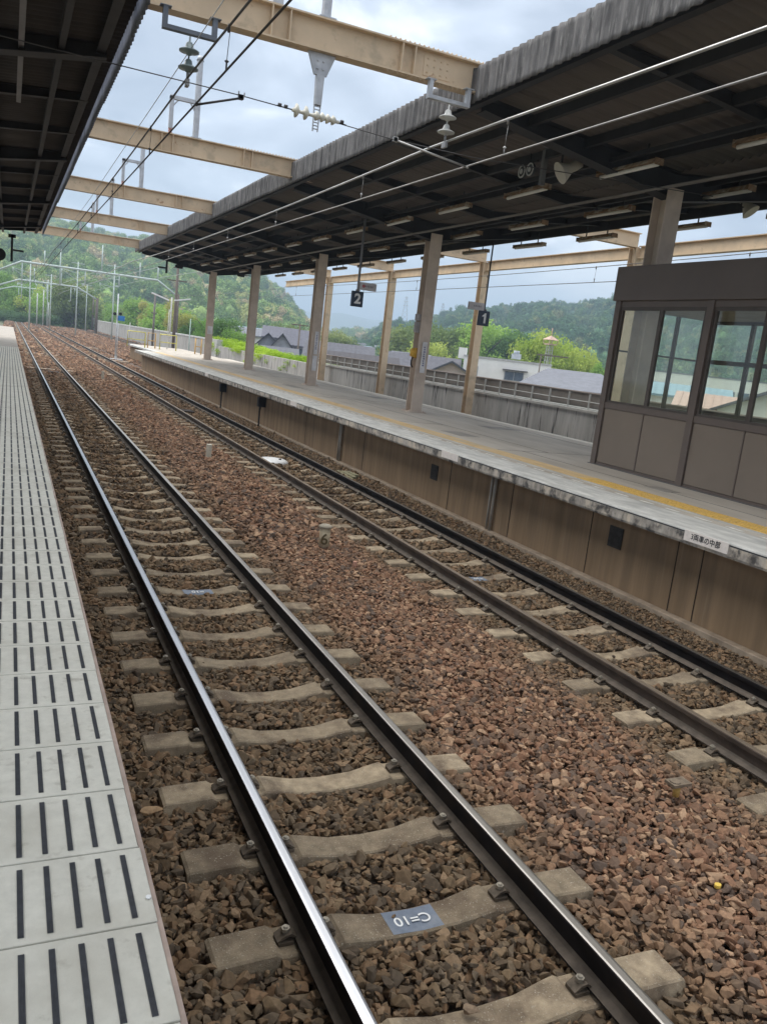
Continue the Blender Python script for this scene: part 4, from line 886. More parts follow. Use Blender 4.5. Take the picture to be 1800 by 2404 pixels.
def tree(name, label, loc, h, w, kind, mk, seed=1, group=None, trunk=True, cat='tree'):
    t = empty(name, loc, label, cat, group, random.uniform(0, 6))
    if trunk:
        m = MB(); m.tube([(0, 0, -.3), (.02*h, 0, h*.25), (-.01*h, .01*h, h*.55), (0, 0, h*.8)], [h*.03, h*.022, h*.014, h*.004], 7)
        for q in range(5):
            a = q*1.3; z = h*(.25+.09*q); m.tube([(0, 0, z), (cos(a)*w*.2, sin(a)*w*.2, z+h*.12), (cos(a)*w*.34, sin(a)*w*.34, z+h*.2)], [h*.012, h*.008, h*.003], 5)
        m.build('trunk', trunkm, t)
    c = bpy.data.objects.new('crown', crown_mesh(seed, kind)); COL.objects.link(c); c.parent = t; c.scale = (w, w, h*1.02)
    c.material_slots[0].link = 'OBJECT'; c.material_slots[0].material = LM[mk]
    return t
def ground_at(v, z): return (v.x, v.y, z)
hedge_pts = []
for i in range(12):
    v = pol(13.4+.31*i, 76-1.15*i); top = 2.4555+(-.003-.0012*i)*v.length; 
    tree('hedge_shrub', 'bright lime green shrub on the grey wall, %s from the left' % ORD[i], (18.3+random.uniform(-.1, .4), 76.5-2.3*i+1, .2), 2.3-.07*i, 3.4, 'bush', 'lime', 2+i % 3, 'lime green shrubs growing over the grey wall', False, 'shrub')
for i, (az, e, d, w) in enumerate(((7.2, .012, 96, 3.4), (8.0, .021, 100, 4.5), (8.9, .023, 103, 4.2), (9.8, .026, 98, 4.4), (10.6, .024, 96, 4))):
    d = 23.5/sin(radians(az)); e += .004; v = pol(az, d); tree('bamboo_clump', 'yellowish feathery clump behind the grey wall, %s from the left' % ORD[i], ground_at(v, -1), 2.4555+e*d+1, w*1.35, 'tall' if i % 2 else 'bush', 'bamboo', 5+i, 'yellow green clumps behind the wall')
for i, (az, e, d, w) in enumerate(((11.2, .018, 90, 4.5), (12.1, .021, 88, 5.5), (13.1, .022, 92, 5.5), (14.2, .010, 95, 5), (12.5, .006, 80, 5))):
    d = (24+i*.6)/sin(radians(az)); e += .004; v = pol(az, d); tree('leafy_tree', '%s dense green tree right of the yellow clumps' % ORD[i], ground_at(v, -2), 2.4555+e*d+2, w, 'bush', ('green', 'mid', 'green', 'mid', 'green')[i], 3+i, 'green trees behind the wall')
for i in range(16):
    az = -1.4+.75*i; d = 235-5*i if i < 9 else 190-4*i; e = .024+.006*sin(i*2.1)+(.007 if i < 8 else 0); d = max(d, 26/sin(radians(max(az, 1)))) if az > 4.0 else d
    v = pol(az, d); tree('leafy_tree', 'light green tree in the belt at the end of the tracks, %s from the left' % (ORD[i] if i < 15 else 'sixteenth'), ground_at(v, -3), 2.4555+e*d+3, 12+2*sin(i*3.), 'round' if i % 2 else 'bush', ('mid', 'mid', 'olive', 'mid', 'yellow')[i % 5], 4+i % 5, 'tree belt beyond the end of the tracks')
# second belt of darker shrubs low down
for i in range(9):
    v = pol(-1+1.1*i, 205-3*i if i < 4 else 25/sin(radians(-1+1.1*i))); tree('dark_shrub', 'dark low shrub under the tree belt, %s from the left' % ORD[i], ground_at(v, -1.5), 4.3, 9, 'bush', 'dark', 2+i % 4, 'dark shrubs at the end of the tracks', False, 'shrub')
# right side trees
spec = [('broad bright yellow green tree beyond the white building', 35.5, .037, 118, 8.2, 'round', 'yellow', 11), ('bright yellow green crown left of the broad yellow tree', 34.0, .025, 120, 5.5, 'round', 'yellow', 12), ('bright yellow green crown right of the broad yellow tree', 37.3, .022, 116, 5.5, 'round', 'yellow', 13),
        ('green tree standing behind the white building, its left one', 30.9, .042, 160, 13, 'round', 'mid', 14), ('darker green tree behind the white building, its right one', 32.9, .030, 160, 10, 'round', 'green', 15), ('olive tree behind the gabled house', 28.5, .030, 158, 12, 'round', 'olive', 16), ('pale olive tree left of the tan pillar', 26.2, .028, 160, 12, 'round', 'olive', 17),
        ('tall brownish tree between the gabled house and the tan pillar', 29.4, .034, 170, 10, 'round', 'olive', 24), ('yellowish tree right beside the telephone column', 27.3, .020, 150, 9, 'round', 'yellow', 25), ('small dark tree left of the broad yellow tree', 32.3, .014, 130, 7, 'bush', 'green', 26),
        ('small green bush on the roof line of the white building', 31.8, .004, 100, 4, 'bush', 'green', 18), ('pale green tree right of the yellow trees', 38.5, .016, 112, 4, 'tall', 'mid', 19), ('yellow green tree above the dark roofs behind the third column', 20.2, .014, 180, 9, 'round', 'olive', 20), ('olive tree between the third and fourth columns', 17.4, .018, 180, 8, 'round', 'olive', 21), ('round olive tree right of the third column', 21.2, .010, 180, 9, 'round', 'olive', 22), ('small green tree by the second tan pillar', 22.8, .004, 150, 4, 'bush', 'mid', 23)]
for lab, az, e, d, w, k, mk, sd_ in spec:
    e += .008 if e > .02 else .004; v = pol(az, d); tree('leafy_tree', lab, ground_at(v, -6), 2.4555+e*d+6, w*1.3, k, mk, sd_, 'trees among the houses')

# ================================================================== HOUSES
whitew = mat('wall_offwhite', (.80, .78, .73), rough=.8, var=.04, vs=1); beige = mat('wall_pinkish', (.50, .40, .34), rough=.8, var=.05); roofg = mat('roof_slate', (.14, .14, .155), rough=.85, var=.1, vs=3, spec=.04); roofd = mat('roof_dark_tile', (.09, .095, .11), rough=.6, var=.12, vs=4)
roofl = mat('roof_pale_blue', (.20, .205, .225), rough=.8, var=.08, vs=2, spec=.05); roofb2 = mat('roof_light_blue', (.22, .32, .38), rough=.4, var=.04); trimd = mat('trim_dark', (.09, .085, .09)); wing = mat('window_glass_dark', (.12, .15, .19), rough=.15); brownr = mat('roof_reddish', (.45, .32, .28), var=.08)
def house(name, label, az, d, w, dep, zb, ze, zr, wall, roof, kind='gable', rot=0., wins=(), ridge_x=True, over=.4, group='houses below the station'):
    """w across the view, dep away from it; zb ground, ze eaves, zr ridge; absolute heights; faces the camera"""
    v = pol(az, d); t = empty(name, (v.x, v.y, zb), label, 'building', group, -radians(az)+rot); H = ze-zb; R = zr-zb
    m = MB(); m.box(-w/2, w/2, 0, dep, 0, H)
    if kind == 'gable' and not ridge_x:
        b = len(m.v); m.v += [(-w/2, 0, H+.001), (w/2, 0, H+.001), (0, 0, R), (-w/2, dep, H+.001), (w/2, dep, H+.001), (0, dep, R)]; m.face((b, b+1, b+2)); m.face((b+5, b+4, b+3))
    if kind == 'gable' and ridge_x:
        b = len(m.v); m.v += [(-w/2, 0, H+.001), (-w/2, dep, H+.001), (-w/2, dep/2, R), (w/2, 0, H+.001), (w/2, dep, H+.001), (w/2, dep/2, R)]; m.face((b, b+2, b+1)); m.face((b+3, b+4, b+5))
    m.build('wall', wall, t)
    m = MB(); o_ = over; th = .14
    if kind == 'gable':
        s_ = (R-H)/((dep if ridge_x else w)/2)
        if ridge_x: m.extr([(-o_, H-o_*s_+.02), (dep/2, R+.02), (dep+o_, H-o_*s_+.02), (dep+o_, H-o_*s_+th+.02), (dep/2, R+th+.06), (-o_, H-o_*s_+th+.02)], -w/2-o_, w/2+o_, 'X')
        else: m.extr([(-w/2-o_, H-o_*s_+.02), (0, R+.02), (w/2+o_, H-o_*s_+.02), (w/2+o_, H-o_*s_+th+.02), (0, R+th+.06), (-w/2-o_, H-o_*s_+th+.02)], -o_, dep+o_, 'Y')
        if ridge_x:
            for q in range(int(w/.45)): m.bar((-w/2+q*.45, -o_, H-o_*s_+th+.03), (-w/2+q*.45, dep/2, R+th+.07), .06, .04)
    elif kind == 'hip':
        b = len(m.v); rr_ = min(w, dep)*.22; m.v += [(-w/2-o_, -o_, H), (w/2+o_, -o_, H), (w/2+o_, dep+o_, H), (-w/2-o_, dep+o_, H), (-w/2+rr_, dep/2, R), (w/2-rr_, dep/2, R)]
        for f in ((0, 1, 5, 4), (1, 2, 5), (2, 3, 4, 5), (3, 0, 4), (3, 2, 1, 0)): m.face([b+i for i in f])
        m.box(-w/2-o_, w/2+o_, -o_-.05, -o_, H-.15, H+.02)
    else:
        m.box(-w/2-.06, w/2+.06, -.06, dep+.06, H+.001, H+.16)
    m.build('roof', roof, t)
    for (wx, wz, ww, wh) in wins:
        f = MB(); f.box(wx-ww/2-.05, wx+ww/2+.05, -.05, -.001, wz-.05, wz+wh+.05); fo = f.build('window', mat('frame_grey', (.38, .38, .38)), t)
        g_ = MB(); n_ = max(1, int(ww/.7))
        for q in range(n_): g_.box(wx-ww/2+q*ww/n_+.03, wx-ww/2+(q+1)*ww/n_-.03, -.06, -.051, wz, wz+wh)
        g_.build('pane', wing, fo)
    return t
B = house('white_building', 'cream white flat roofed building with a hooded window between the tan pillar and the shelter', 32.45, 78, 8.0, 9, -5.2, 2.4555+.0060*78, 0, whitew, mat('parapet_cap', (.45, .44, .42)), 'flat', 0, [(.75, 6.45, 1.7, .75), (-2.9, 6.5, .5, .8)])
m = MB(); m.box(-.35, 1.95, -.45, 0, 7.32, 7.40); m.build('window_hood', trimd, B); m = MB(); m.box(-4.6, -3.9, .3, 2.2, 7.9, 8.9); m.build('stair_tower', whitew, B)
m = MB(); m.box(.3, 1.2, 2, 3, 8.4, 8.9); m.tube([(.75, 2.5, 8.9), (.75, 2.5, 9.2)], .3, 10); m.build('roof_tank', mat('tank_grey', (.42, .45, .48)), B)
house('grey_roof_house', 'house with a wide pale grey hipped roof just left of the shelter', 37.1, 62, 7.4, 11, -5, 2.4555-.0185*62, 2.4555+.0040*62, whitew, roofl, 'hip', radians(2), [], over=.5)
house('gabled_house', 'small house with a pinkish gable and dark roof trim seen over the board fence', 28.75, 72, 3.3, 8, -5, 2.4555-.0155*72, 2.4555-.0035*72, beige, roofd, 'gable', 0, [(.6, 5.2, .9, .6)], False)
house('slate_roof_house', 'house with a plain grey blue roof left of the pinkish gable', 26.6, 78, 7, 7, -5, 2.4555-.0175*78, 2.4555-.0005*78, whitew, roofg, 'gable', 0)
house('slate_roof_house', 'long grey roof behind the fence between the third column and the second tan pillar', 21.0, 84, 6.6, 9, -5, 2.4555-.016*84, 2.4555+.002*84, whitew, roofg, 'gable', 0)
house('grey_shed', 'low grey lean-to roof right behind the board fence, left part', 22.4, 70, 6.2, 6, -5, 2.4555-.017*70, 2.4555-.0085*70, whitew, mat('roof_mauve', (.10, .095, .10), var=.08, spec=.05), 'gable', 0)
house('small_white_box_house', 'small white house end with a brown dark edge beyond the long grey roof', 22.1, 110, 1.8, 5, -5, 2.4555+.003*110, 0, whitew, roofg, 'flat')
house('little_red_gable_house', 'tiny reddish gable beside the second tan pillar', 24.8, 92, 1.8, 5, -5, 2.4555-.008*92, 2.4555-.002*92, mat('wall_rose', (.40, .30, .32)), roofd, 'gable', 0, [], False)
house('slate_roof_house', 'pale roofed house right of the tiny reddish gable', 25.9, 105, 4.4, 8, -5, 2.4555-.010*105, 2.4555+.001*105, whitew, roofl, 'gable', 0)
house('long_white_hall', 'long whitish hall with a pale blue roof edge left of the dark gables', 14.5, 128, 9, 10, -5, 2.4555+.001*128, 2.4555+.009*128, whitew, roofl, 'gable', 0, [(-2, 5.5, 1.5, .8), (1, 5.5, 1.5, .8), (3.2, 5.2, 1, 1)])
for i, (az, d, w, e0, e1, lab) in enumerate(((16.15, 92, 2.1, -.006, .005, 'left dark tiled gable house behind the end of the lime shrubs'), (17.1, 86, 2.3, -.010, .006, 'right dark tiled gable house beside the third column'), (16.9, 104, 3.6, .002, .0135, 'grey tiled roof rising behind the two dark gables'), (18.3, 98, 3.4, -.004, .013, 'grey tiled roof directly left of the third column'))):
    house('tiled_house', lab, az, d, w, 7, -5, 2.4555+e0*d, 2.4555+e1*d, mat('wall_greyish', (.40, .41, .46)), roofd if i < 2 else mat('roof_mid_tile', (.13, .13, .155), var=.1, vs=3), 'gable', 0, [(0, 2.4555+e0*d+5-1.2, 1, .8)], i > 1, group='dark tiled houses')
house('slate_roof_house', 'white block and low roofs beneath the two dark gables', 17.0, 74, 2.6, 4, -5, 2.4555-.017*74, 2.4555-.011*74, whitew, roofd, 'gable', 0, [(0, 4.6, .5, .6)])
# seen through the shelter glass
house('blue_roof_house', 'pale blue flat roof seen through the shelter windows', 43.6, 60, 6.5, 6, -5, 2.4555-.012*60, 2.4555-.001*60, whitew, roofb2, 'gable', 0)
house('school_building', 'long white building with a row of windows seen through the shelter', 45.0, 120, 22, 10, -5, 2.4555+.0135*120, 0, whitew, roofl, 'flat', 0, [(-9+q*1.8, 6.6, 1.4, .9) for q in range(11)])
house('reddish_roof_house', 'low reddish roof seen through the second shelter window', 46.6, 52, 5, 6, -5, 2.4555-.022*52, 2.4555-.009*52, whitew, brownr, 'gable', 0)
house('grey_roof_house', 'grey gabled roof at the right edge behind the shelter glass', 49.2, 48, 5, 6, -5, 2.4555-.02*48, 2.4555+.004*48, whitew, roofg, 'gable', 0, [], False)
house('slate_roof_house', 'grey roof seen low through the first shelter window', 41.2, 66, 4, 6, -5, 2.4555-.012*66, 2.4555+.0*66, whitew, roofl, 'gable', 0)
for i, (az, d, w, e) in enumerate(((20.3, 300, 14, .001), (21.9, 330, 12, .003), (23.2, 280, 10, .0), (24.4, 260, 9, .002), (19.3, 320, 8, .004), (15.2, 230, 10, .006), (13.9, 240, 8, .004))):
    house('distant_building', 'small pale building in the distance, %s in the row along the valley' % ORD[i], az, d, w, 8, -5, 2.4555+e*d, 2.4555+(e+.004)*d, whitew, (roofl, roofg, roofb2)[i % 3], 'gable', 0, group='distant buildings in the valley')
# small tower with a pinkish roof in front of the yellow tree
v = pol(35.1, 104); t = empty('lookout_tower', (v.x, v.y, -5), 'slender white tower with a small pinkish pointed roof in front of the yellow tree', 'tower')
m = MB(); H = 7.4555+.030*104
for a in range(4): m.bar((.5*cos(a*pi/2+.7), .5*sin(a*pi/2+.7), 0), (.36*cos(a*pi/2+.7), .36*sin(a*pi/2+.7), H), .08, .08)
for q in range(8): m.box(-.34, .34, -.34, .34, H-3.2+q*.42, H-3.16+q*.42)
m.build('frame', mat('tower_pale', (.45, .44, .42)), t)
m = MB(); m.box(-.55, .55, -.55, .55, H, H+.15); b = len(m.v); m.v += [(-.72, -.72, H+.6), (.72, -.72, H+.6), (.72, .72, H+.6), (-.72, .72, H+.6), (0, 0, H+1.15)]
for f in ((0, 1, 4), (1, 2, 4), (2, 3, 4), (3, 0, 4), (3, 2, 1, 0)): m.face([b+i for i in f])
m.tube([(0, 0, H+1.2), (0, 0, H+2)], .06, 6); [m.box(a-.04, a+.04, c-.04, c+.04, H+.15, H+.6) for a in (-.6, .6) for c in (-.6, .6)]
m.build('roof', mat('pink_roof', (.55, .38, .30)), t)

# ================================================================== POLES, PYLONS, DISTANT GANTRIES
poleb = mat('pole_brown', (.16, .13, .11), var=.1)
def upole(label, az, d, e_top, zb=-5., r=.12, arm=None, group='utility poles', m_=None):
    v = pol(az, d); t = empty('utility_pole', (v.x, v.y, zb), label, 'pole', group, -radians(az)); H = 2.4555+e_top*d-zb
    m = MB(); m.tube([(0, 0, 0), (0, 0, H)], [r, r*.7], 8); m.build('pole', m_ or poleb, t)
    if arm:
        for k_, (a0, a1, dz) in enumerate(arm): m = MB(); m.box(a0, a1, -.05, .05, H+dz-.05, H+dz+.05); m.build('crossarm', m_ or poleb, t)
    return t
upole('dark pole with a long crossarm standing in front of the white building', 34.62, 70, .0185, -5, .07, [(-.35, 2.2, -.05)])
upole('dark pole with crossarms right of the second tan pillar', 24.1, 130, .019, -5, .10, [(-.9, .9, -.1), (-.7, .7, -.7)])
upole('pole with crossarm beside the third column', 18.2, 80, .021, -5, .10, [(-.8, .8, -.1)])
upole('grey pole among the yellow clumps, left one', 8.66, 90, .036, -1, .13, [(-.5, .5, -.1), (-.3, .3, -2.)], m_=mat('pole_mid', (.20, .18, .16)))
upole('tall brown pole right of the yellow clumps carrying a box on top', 9.98, 84, .068, -1, .16, [(-.4, .4, -.1), (-.9, .9, -1.3)])
upole('thin pale green pole near the dark green trees', 11.0, 80, .012, -1, .05, None, m_=mat('pole_mint', (.45, .58, .52)))
upole('brown pole by the pale wall block', 4.9, 195, .024, -1, .2, None)
for az, d, e, lab in ((7.2, 60, .0, 'left'), (9.6, 62, .020, 'middle')): upole('thin pale post on the far platform end, %s one' % lab, az, d, e, .9, .035, None, 'thin posts on the platform end', mat('post_pale', (.55, .55, .52)))
def pylon(label, az, d, e0, e1, w):
    v = pol(az, d); z0 = 2.4555+e0*d-12; H = (e1*d+2.4555)-z0; t = empty('transmission_tower', (v.x, v.y, z0), label, 'pylon', 'transmission towers on the skyline', -radians(az)); m = MB()
    for a, b_ in ((-1, -1), (1, -1), (1, 1), (-1, 1)): m.bar((a*w, b_*w, 0), (a*w*.12, b_*w*.12, H), .35, .35)
    for q in range(9):
        f = q/9; f2 = (q+1)/9; wa = w*(1-.88*f); wb = w*(1-.88*f2)
        m.bar((-wa, -wa, f*H), (wb, -wb, f2*H), .2, .2); m.bar((wa, -wa, f*H), (-wb, -wb, f2*H), .2, .2)
    for f in (.78, .88, .97): m.bar((-w*1.1*(1.3-f), 0, f*H), (w*1.1*(1.3-f), 0, f*H), .3, .3)
    m.build('lattice', gal, t)
pylon('lattice pylon on the skyline between two tan pillars', 25.15, 700, .036, .067, 4)
pylon('lattice pylon on the ridge left of the number 1 sign', 27.65, 720, .046, .064, 3.2); pylon('lattice pylon on the ridge just left of the tan pillar behind the number 1 sign', 29.1, 720, .055, .065, 2.5)
mint = mat('gantry_mint', (.55, .63, .60), rough=.5, var=.04)
def far_gantry(label, d, xl, xr, xsl, xsr, zb, zs, r, posts_):
    t = empty('signal_gantry', (0, d, 0), label, 'gantry', 'pale green gantries in the distance'); m = MB()
    m.tube([(xl, 0, zs), (xsl, 0, zb), (xsr, 0, zb), (xr, 0, zs-.3)], r, 6); m.build('beam', mint, t)
    for x in (xl, xr): m = MB(); m.tube([(x, 0, -1), (x, 0, zs)], r*1.5, 8); m.build('pillar', mint if x == xl else poleb, t)
    m = MB()
    for x, z0, z1 in posts_: m.tube([(x, 0, z0), (x, 0, z1)], r*.6, 6); m.box(x-.35, x+.05, -.05, .05, z0, z0+.12)
    m.build('hanging_post', mint, t)
far_gantry('nearest pale green gantry in front of the wooded hill', 100, -1.2, 17.8, 1.1, 15.4, 7.55, 6.3, .12, [(1.2, 5.2, 7.5), (3.4, 7.5, 9), (5.0, 5.6, 9.4), (7.6, 6, 7.5), (9.3, 7.4, 10.5), (11.2, 6.2, 7.5), (13.4, 7.5, 9.2), (15.4, 7.5, 9)])
far_gantry('middle pale green gantry beyond the first one', 165, -2, 14.8, 1.5, 11.2, 7.7, 6.2, .16, [(2, 4.5, 7.7), (4, 7.7, 10), (6.2, 5, 7.7), (8.5, 7.7, 10.6), (10.2, 5, 7.7)])
far_gantry('farthest thin pale green gantry', 215, -3, 15, 1, 12, 7.6, 6.2, .16, [(2, 5, 7.6), (5, 4, 7.6), (8, 4, 9), (11, 3, 7.6)])
for i in range(7):
    t = empty('line_pole', (3.1+i*1.5 if i < 5 else -2.5, 150+i*14, -.3), 'slim whitish pole at the end of the tracks, %s of its row' % ORD[i], 'pole', 'whitish poles at the end of the tracks'); m = MB(); m.tube([(0, 0, 0), (0, 0, 5+i % 3)], .12, 6); m.build('pole', mat('pole_whitish', (.55, .57, .55)), t)
for i, (x, y, z0, h) in enumerate(((2.6, 128, -.3, 9.5), (5.8, 140, -.3, 8.6), (9.0, 132, -.3, 10.5), (12.6, 118, -.3, 10.0), (7.2, 188, -.3, 9.4), (3.6, 176, -.3, 8.8), (16.0, 150, -.3, 9.8), (13.5, 172, -.3, 9.0))):
    t = empty('catenary_mast', (x, y, z0), 'slender pale overhead line mast with a bracket, %s of its kind' % ORD[i], 'mast', 'pale masts in front of the wooded hill'); m = MB(); m.tube([(0, 0, 0), (0, 0, h)], [.11, .08], 6); m.build('post', mint, t)
    m = MB(); m.bar((0, 0, h-1.6), (-2.2, 0, h-1.2), .07, .07); m.bar((0, 0, h-2.6), (-2.2, 0, h-1.3), .05, .05); m.tube([(-2.2, 0, h-1.9), (-2.2, 0, h-1.1)], .06, 6); m.box(-.9, .9, -.05, .05, h-.25, h-.15); m.build('bracket', mint, t)
for i, (x, z) in enumerate(((1.9, 5.6), (5.6, 5.7), (9.3, 6.4), (13.4, 6.9))):
    t = empty('distant_wire', (x, 60, z), 'thin pale wire running to the distant gantries, %s from the left' % ORD[i], 'wire', 'wires between the distant gantries'); m = MB(); m.tube([(0, 0, 0), (0, 40, .3), (0, 105, .3), (.3, 150, .1)], .022, 5); m.build('wire', mint, t)
# platform end lamp, yellow barriers, signal
t = empty('platform_lamp', (11.3, 66, .9), 'twin armed white lamp on the end of the far platform', 'lamp'); m = MB(); m.tube([(0, 0, 0), (0, 0, 3.8)], .06, 8); m.build('post', mat('post_pale', (.55, .55, .52)), t)
m = MB(); m.bar((-.2, 0, 3.55), (-1.5, 0, 3.95), .22, .10); m.bar((.2, 0, 3.6), (1.4, 0, 3.85), .22, .10); m.build('lamp_head', mat('lamp_white', (.75, .75, .75)), t)
yel = mat('barrier_yellow', (.62, .56, .14), var=.08)
for x, w_, y, lab in ((7.85, 1.15, 58.5, 'left yellow tubular barrier on the platform end'), (9.95, 1.1, 58.5, 'right yellow tubular barrier on the platform end'), (9.0, .5, 59.5, 'narrow orange barrier between the yellow ones'), (11.5, .4, 56, 'orange panel barrier beside the farthest column')):
    t = empty('barrier', (x, y, .9), lab, 'barrier', 'barriers on the platform end'); m = MB(); m.tube([(-w_/2, 0, 0), (-w_/2, 0, 1.02), (w_/2, 0, 1.02), (w_/2, 0, 0)], .045, 6); m.tube([(-w_/2, 0, .5), (w_/2, 0, .5)], .03, 6); m.build('tube_frame', yel if w_ > .6 else mat('barrier_orange', (.55, .35, .13)), t)
t = empty('signal_post', (7.0, 62.5, -.25), 'white signal mast with a blue box and black lamps beyond the far platform', 'signal'); m = MB(); m.tube([(0, 0, 0), (0, 0, 4.6)], .045, 8); m.box(-.5, .5, -.3, .3, -.1, .06); m.tube([(.1, 0, 0), (.1, 0, 2.6)], .02, 6); m.build('mast', mat('mast_white', (.62, .65, .66)), t)
m = MB(); m.box(.05, .50, -.12, .12, 2.75, 3.1); m.build('blue_box', mat('box_blue', (.05, .20, .50)), t); m = MB(); m.tube([(-.18, -.1, 3.2), (-.18, .1, 3.2)], .11, 10); m.tube([(.2, -.1, 3.22), (.2, .1, 3.22)], .11, 10); m.build('lamp', blk, t)

# ================================================================== HILLS AND FOREST
hillm = mat('hill_ground', (.08, .12, .045), var=.3, vs=.02)
tcoll = bpy.data.collections.new('forest_crowns')
def forest_mat(cols):
    m = bpy.data.materials.new('forest_leaf'); m.use_nodes = True; t = m.node_tree; b = t.nodes['Principled BSDF']; b.inputs['Roughness'].default_value = .8; b.inputs['Specular IOR Level'].default_value = .15
    oi = N(t, 'ShaderNodeObjectInfo'); r = N(t, 'ShaderNodeValToRGB'); ramp(r, cols)
    g = N(t, 'ShaderNodeNewGeometry'); n = N(t, 'ShaderNodeTexNoise'); n.inputs['Scale'].default_value = .018; n.inputs['Detail'].default_value = 3; t.links.new(g.outputs['Position'], n.inputs['Vector'])
    a = N(t, 'ShaderNodeMath', operation='MULTIPLY_ADD'); t.links.new(n.outputs['Fac'], a.inputs[0]); a.inputs[1].default_value = 1.6; a.inputs[2].default_value = -.8
    c = N(t, 'ShaderNodeMath', operation='ADD'); t.links.new(oi.outputs['Random'], c.inputs[0]); t.links.new(a.outputs[0], c.inputs[1]); f = N(t, 'ShaderNodeMath', operation='FRACT'); t.links.new(c.outputs[0], f.inputs[0])
    t.links.new(f.outputs[0], r.inputs[0]); n4 = N(t, 'ShaderNodeTexNoise'); n4.inputs['Scale'].default_value = .9; t.links.new(g.outputs['Position'], n4.inputs['Vector'])
    mr = N(t, 'ShaderNodeMapRange'); t.links.new(n4.outputs['Fac'], mr.inputs['Value']); mr.inputs['From Min'].default_value = .3; mr.inputs['From Max'].default_value = .7; mr.inputs['To Min'].default_value = .6; mr.inputs['To Max'].default_value = 1.45
    v = N(t, 'ShaderNodeVectorMath', operation='SCALE'); t.links.new(r.outputs[0], v.inputs[0]); t.links.new(mr.outputs[0], v.inputs['Scale']); t.links.new(v.outputs[0], b.inputs['Base Color']); return m
FM = [forest_mat([(.15, .25, .09), (.22, .33, .10), (.27, .40, .11), (.12, .21, .085), (.34, .46, .13), (.18, .28, .09), (.50, .52, .20), (.25, .36, .11), (.55, .46, .27), (.14, .24, .09)]),
      forest_mat([(.075, .155, .085), (.09, .18, .09), (.10, .20, .09), (.07, .145, .08), (.13, .23, .095), (.08, .165, .085), (.18, .26, .11), (.095, .185, .085), (.24, .27, .13), (.07, .15, .08)])]
TC = [tcoll, bpy.data.collections.new('forest_crowns_dark')]
for i in range(12):
    fm = FM[i//6]; tcoll = TC[i//6]
    src = crown_mesh(40+i, 'tall' if i % 3 == 2 else 'round', .35).copy(); src.name = 'crown_shape'; src.materials.clear(); src.materials.append(fm)
    bm = bmesh.new(); bm.from_mesh(src); r_ = bmesh.ops.create_icosphere(bm, subdivisions=2, radius=.30)
    for v_ in r_['verts']: v_.co = Vector((v_.co.x*1.05, v_.co.y*1.05, v_.co.z*1.15+.45))*(1+.0)
    for v_ in r_['verts']: v_.co += Vector((random.uniform(-.04, .04), random.uniform(-.04, .04), random.uniform(-.04, .04)))
    bm.to_mesh(src); bm.free(); tcoll.objects.link(bpy.data.objects.new('crown_shape', src))
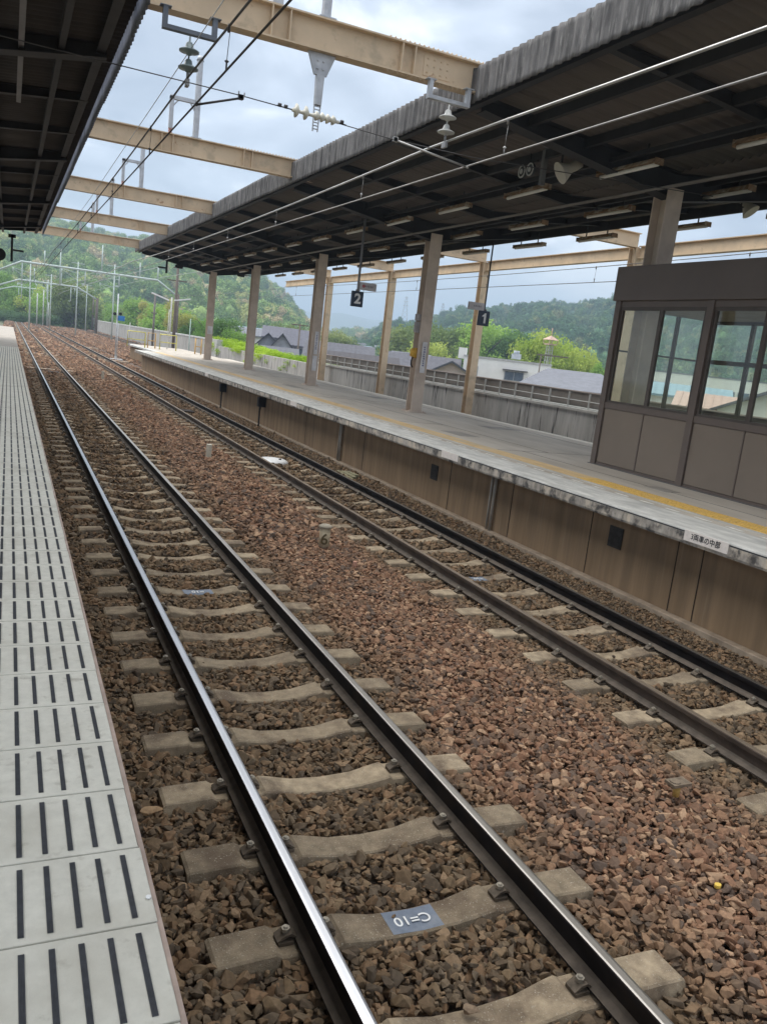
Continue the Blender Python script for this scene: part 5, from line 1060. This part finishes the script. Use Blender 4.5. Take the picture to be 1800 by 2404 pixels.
def hill(name, prof, d0, d1, z0, tree_h, dens, label, pal=0, cw=7.5, seedn=1, n_r=14, back=.35, forest=True):
    """terrain rising from distance d0 (height z0) to a crest at d1 following the skyline prof [(az, e)]"""
    A = np.array([p[0] for p in prof]); E_ = np.array([p[1] for p in prof]); az = np.arange(A[0], A[-1]+.01, .4); r = np.random.default_rng(seedn)
    ph = r.uniform(0, 6, 6)
    def hgt(a, f):
        crest = CAM.z+np.interp(a, A, E_)*(d1)-tree_h*.85
        s = f**.8 if f <= 1 else 1-(f-1)*.8
        bump = 1+.10*sin(a*1.3+ph[0]+f*4)*f*(1-min(f, 1))*4+.06*sin(a*3.1+ph[1]-f*7)*f*(1-min(f, 1))*4
        return z0+(crest-z0)*s*bump
    m = MB(); rows = []
    fr_ = list(np.linspace(0, 1, n_r))+[1.2, 1.5]
    for f in fr_:
        d = d0+(d1-d0)*f; rows.append([(sin(radians(a))*d, cos(radians(a))*d, hgt(a, f)) for a in az])
    m.grid(rows, sm=True); tag(m.build(name, hillm), kind='structure')
    if not forest: return
    n = dens; aa = r.uniform(A[0], A[-1], n); ff = r.uniform(0, 1, n)**.8*1.06; pts = []
    for a, f in zip(aa, ff): d = d0+(d1-d0)*f; pts.append((sin(radians(a))*d, cos(radians(a))*d, hgt(a, min(f, 1))-1.0))
    sz = np.clip(r.lognormal(0, .24, n), .6, 1.6); rot = np.stack([np.zeros(n), np.zeros(n), r.uniform(0, 6.28, n)], 1)
    scl = np.stack([sz*cw, sz*cw, sz*tree_h*r.uniform(.8, 1.15, n)], 1)
    scatter('forest', pts, rot, scl, r.integers(0, 6, n), TC[pal], FM[pal], label)
hill('wooded_hill_left', [(-9, .082), (-4, .090), (-.63, .0925), (2.13, .0955), (3.06, .094), (4.87, .0925), (7.56, .0885), (10.76, .0872), (13.81, .0802), (15.25, .0705), (16.53, .0560), (17.56, .0385), (18.4, .025), (19.5, .008), (20.5, -.004)], 270, 640, -4, 7.5, 9000, 'mixed green woodland covering the left hill', seedn=3, cw=6.2)
hill('wooded_hill_right', [(22.0, .006), (23.2, .020), (24.17, .032), (25.5, .0345), (26.97, .044), (28.08, .0515), (30.92, .0648), (33.43, .0714), (36.9, .0809), (38.74, .0864), (43, .084), (48, .090), (56, .10), (64, .1)], 230, 560, -5, 6, 12000, 'dark conifer and broadleaf woodland on the right hill', seedn=5, cw=4.8, pal=1)
hill('valley_hill', [(17, .012), (19, .016), (21, .014), (23, .024), (24.5, .027), (26, .024), (28, .016)], 500, 850, -5, 9, 1500, 'wooded low hill in the valley gap', seedn=6)
hill('blue_mountains', [(12, .030), (15, .034), (17.67, .0385), (18.84, .036), (19.93, .0368), (20.61, .0392), (21.6, .0382), (22.83, .0358), (23.67, .0366), (25.51, .0355), (28, .033), (32, .03)], 1900, 3300, -5, 0, 0, '', seedn=8, forest=False)

# ================================================================== HAZE
m = MB(); m.box(-900, 3300, -150, 4600, -40, 215)
hz_ = bpy.data.materials.new('haze_air'); hz_.use_nodes = True; tt = hz_.node_tree; tt.nodes.clear(); ho = N(tt, 'ShaderNodeOutputMaterial'); pv = N(tt, 'ShaderNodeVolumePrincipled')
pv.inputs['Color'].default_value = (.64, .82, 1.0, 1); pv.inputs['Density'].default_value = .0008; pv.inputs['Anisotropy'].default_value = .2; tt.links.new(pv.outputs[0], ho.inputs['Volume'])
hzo = m.build('haze', hz_); tag(hzo, kind='stuff')
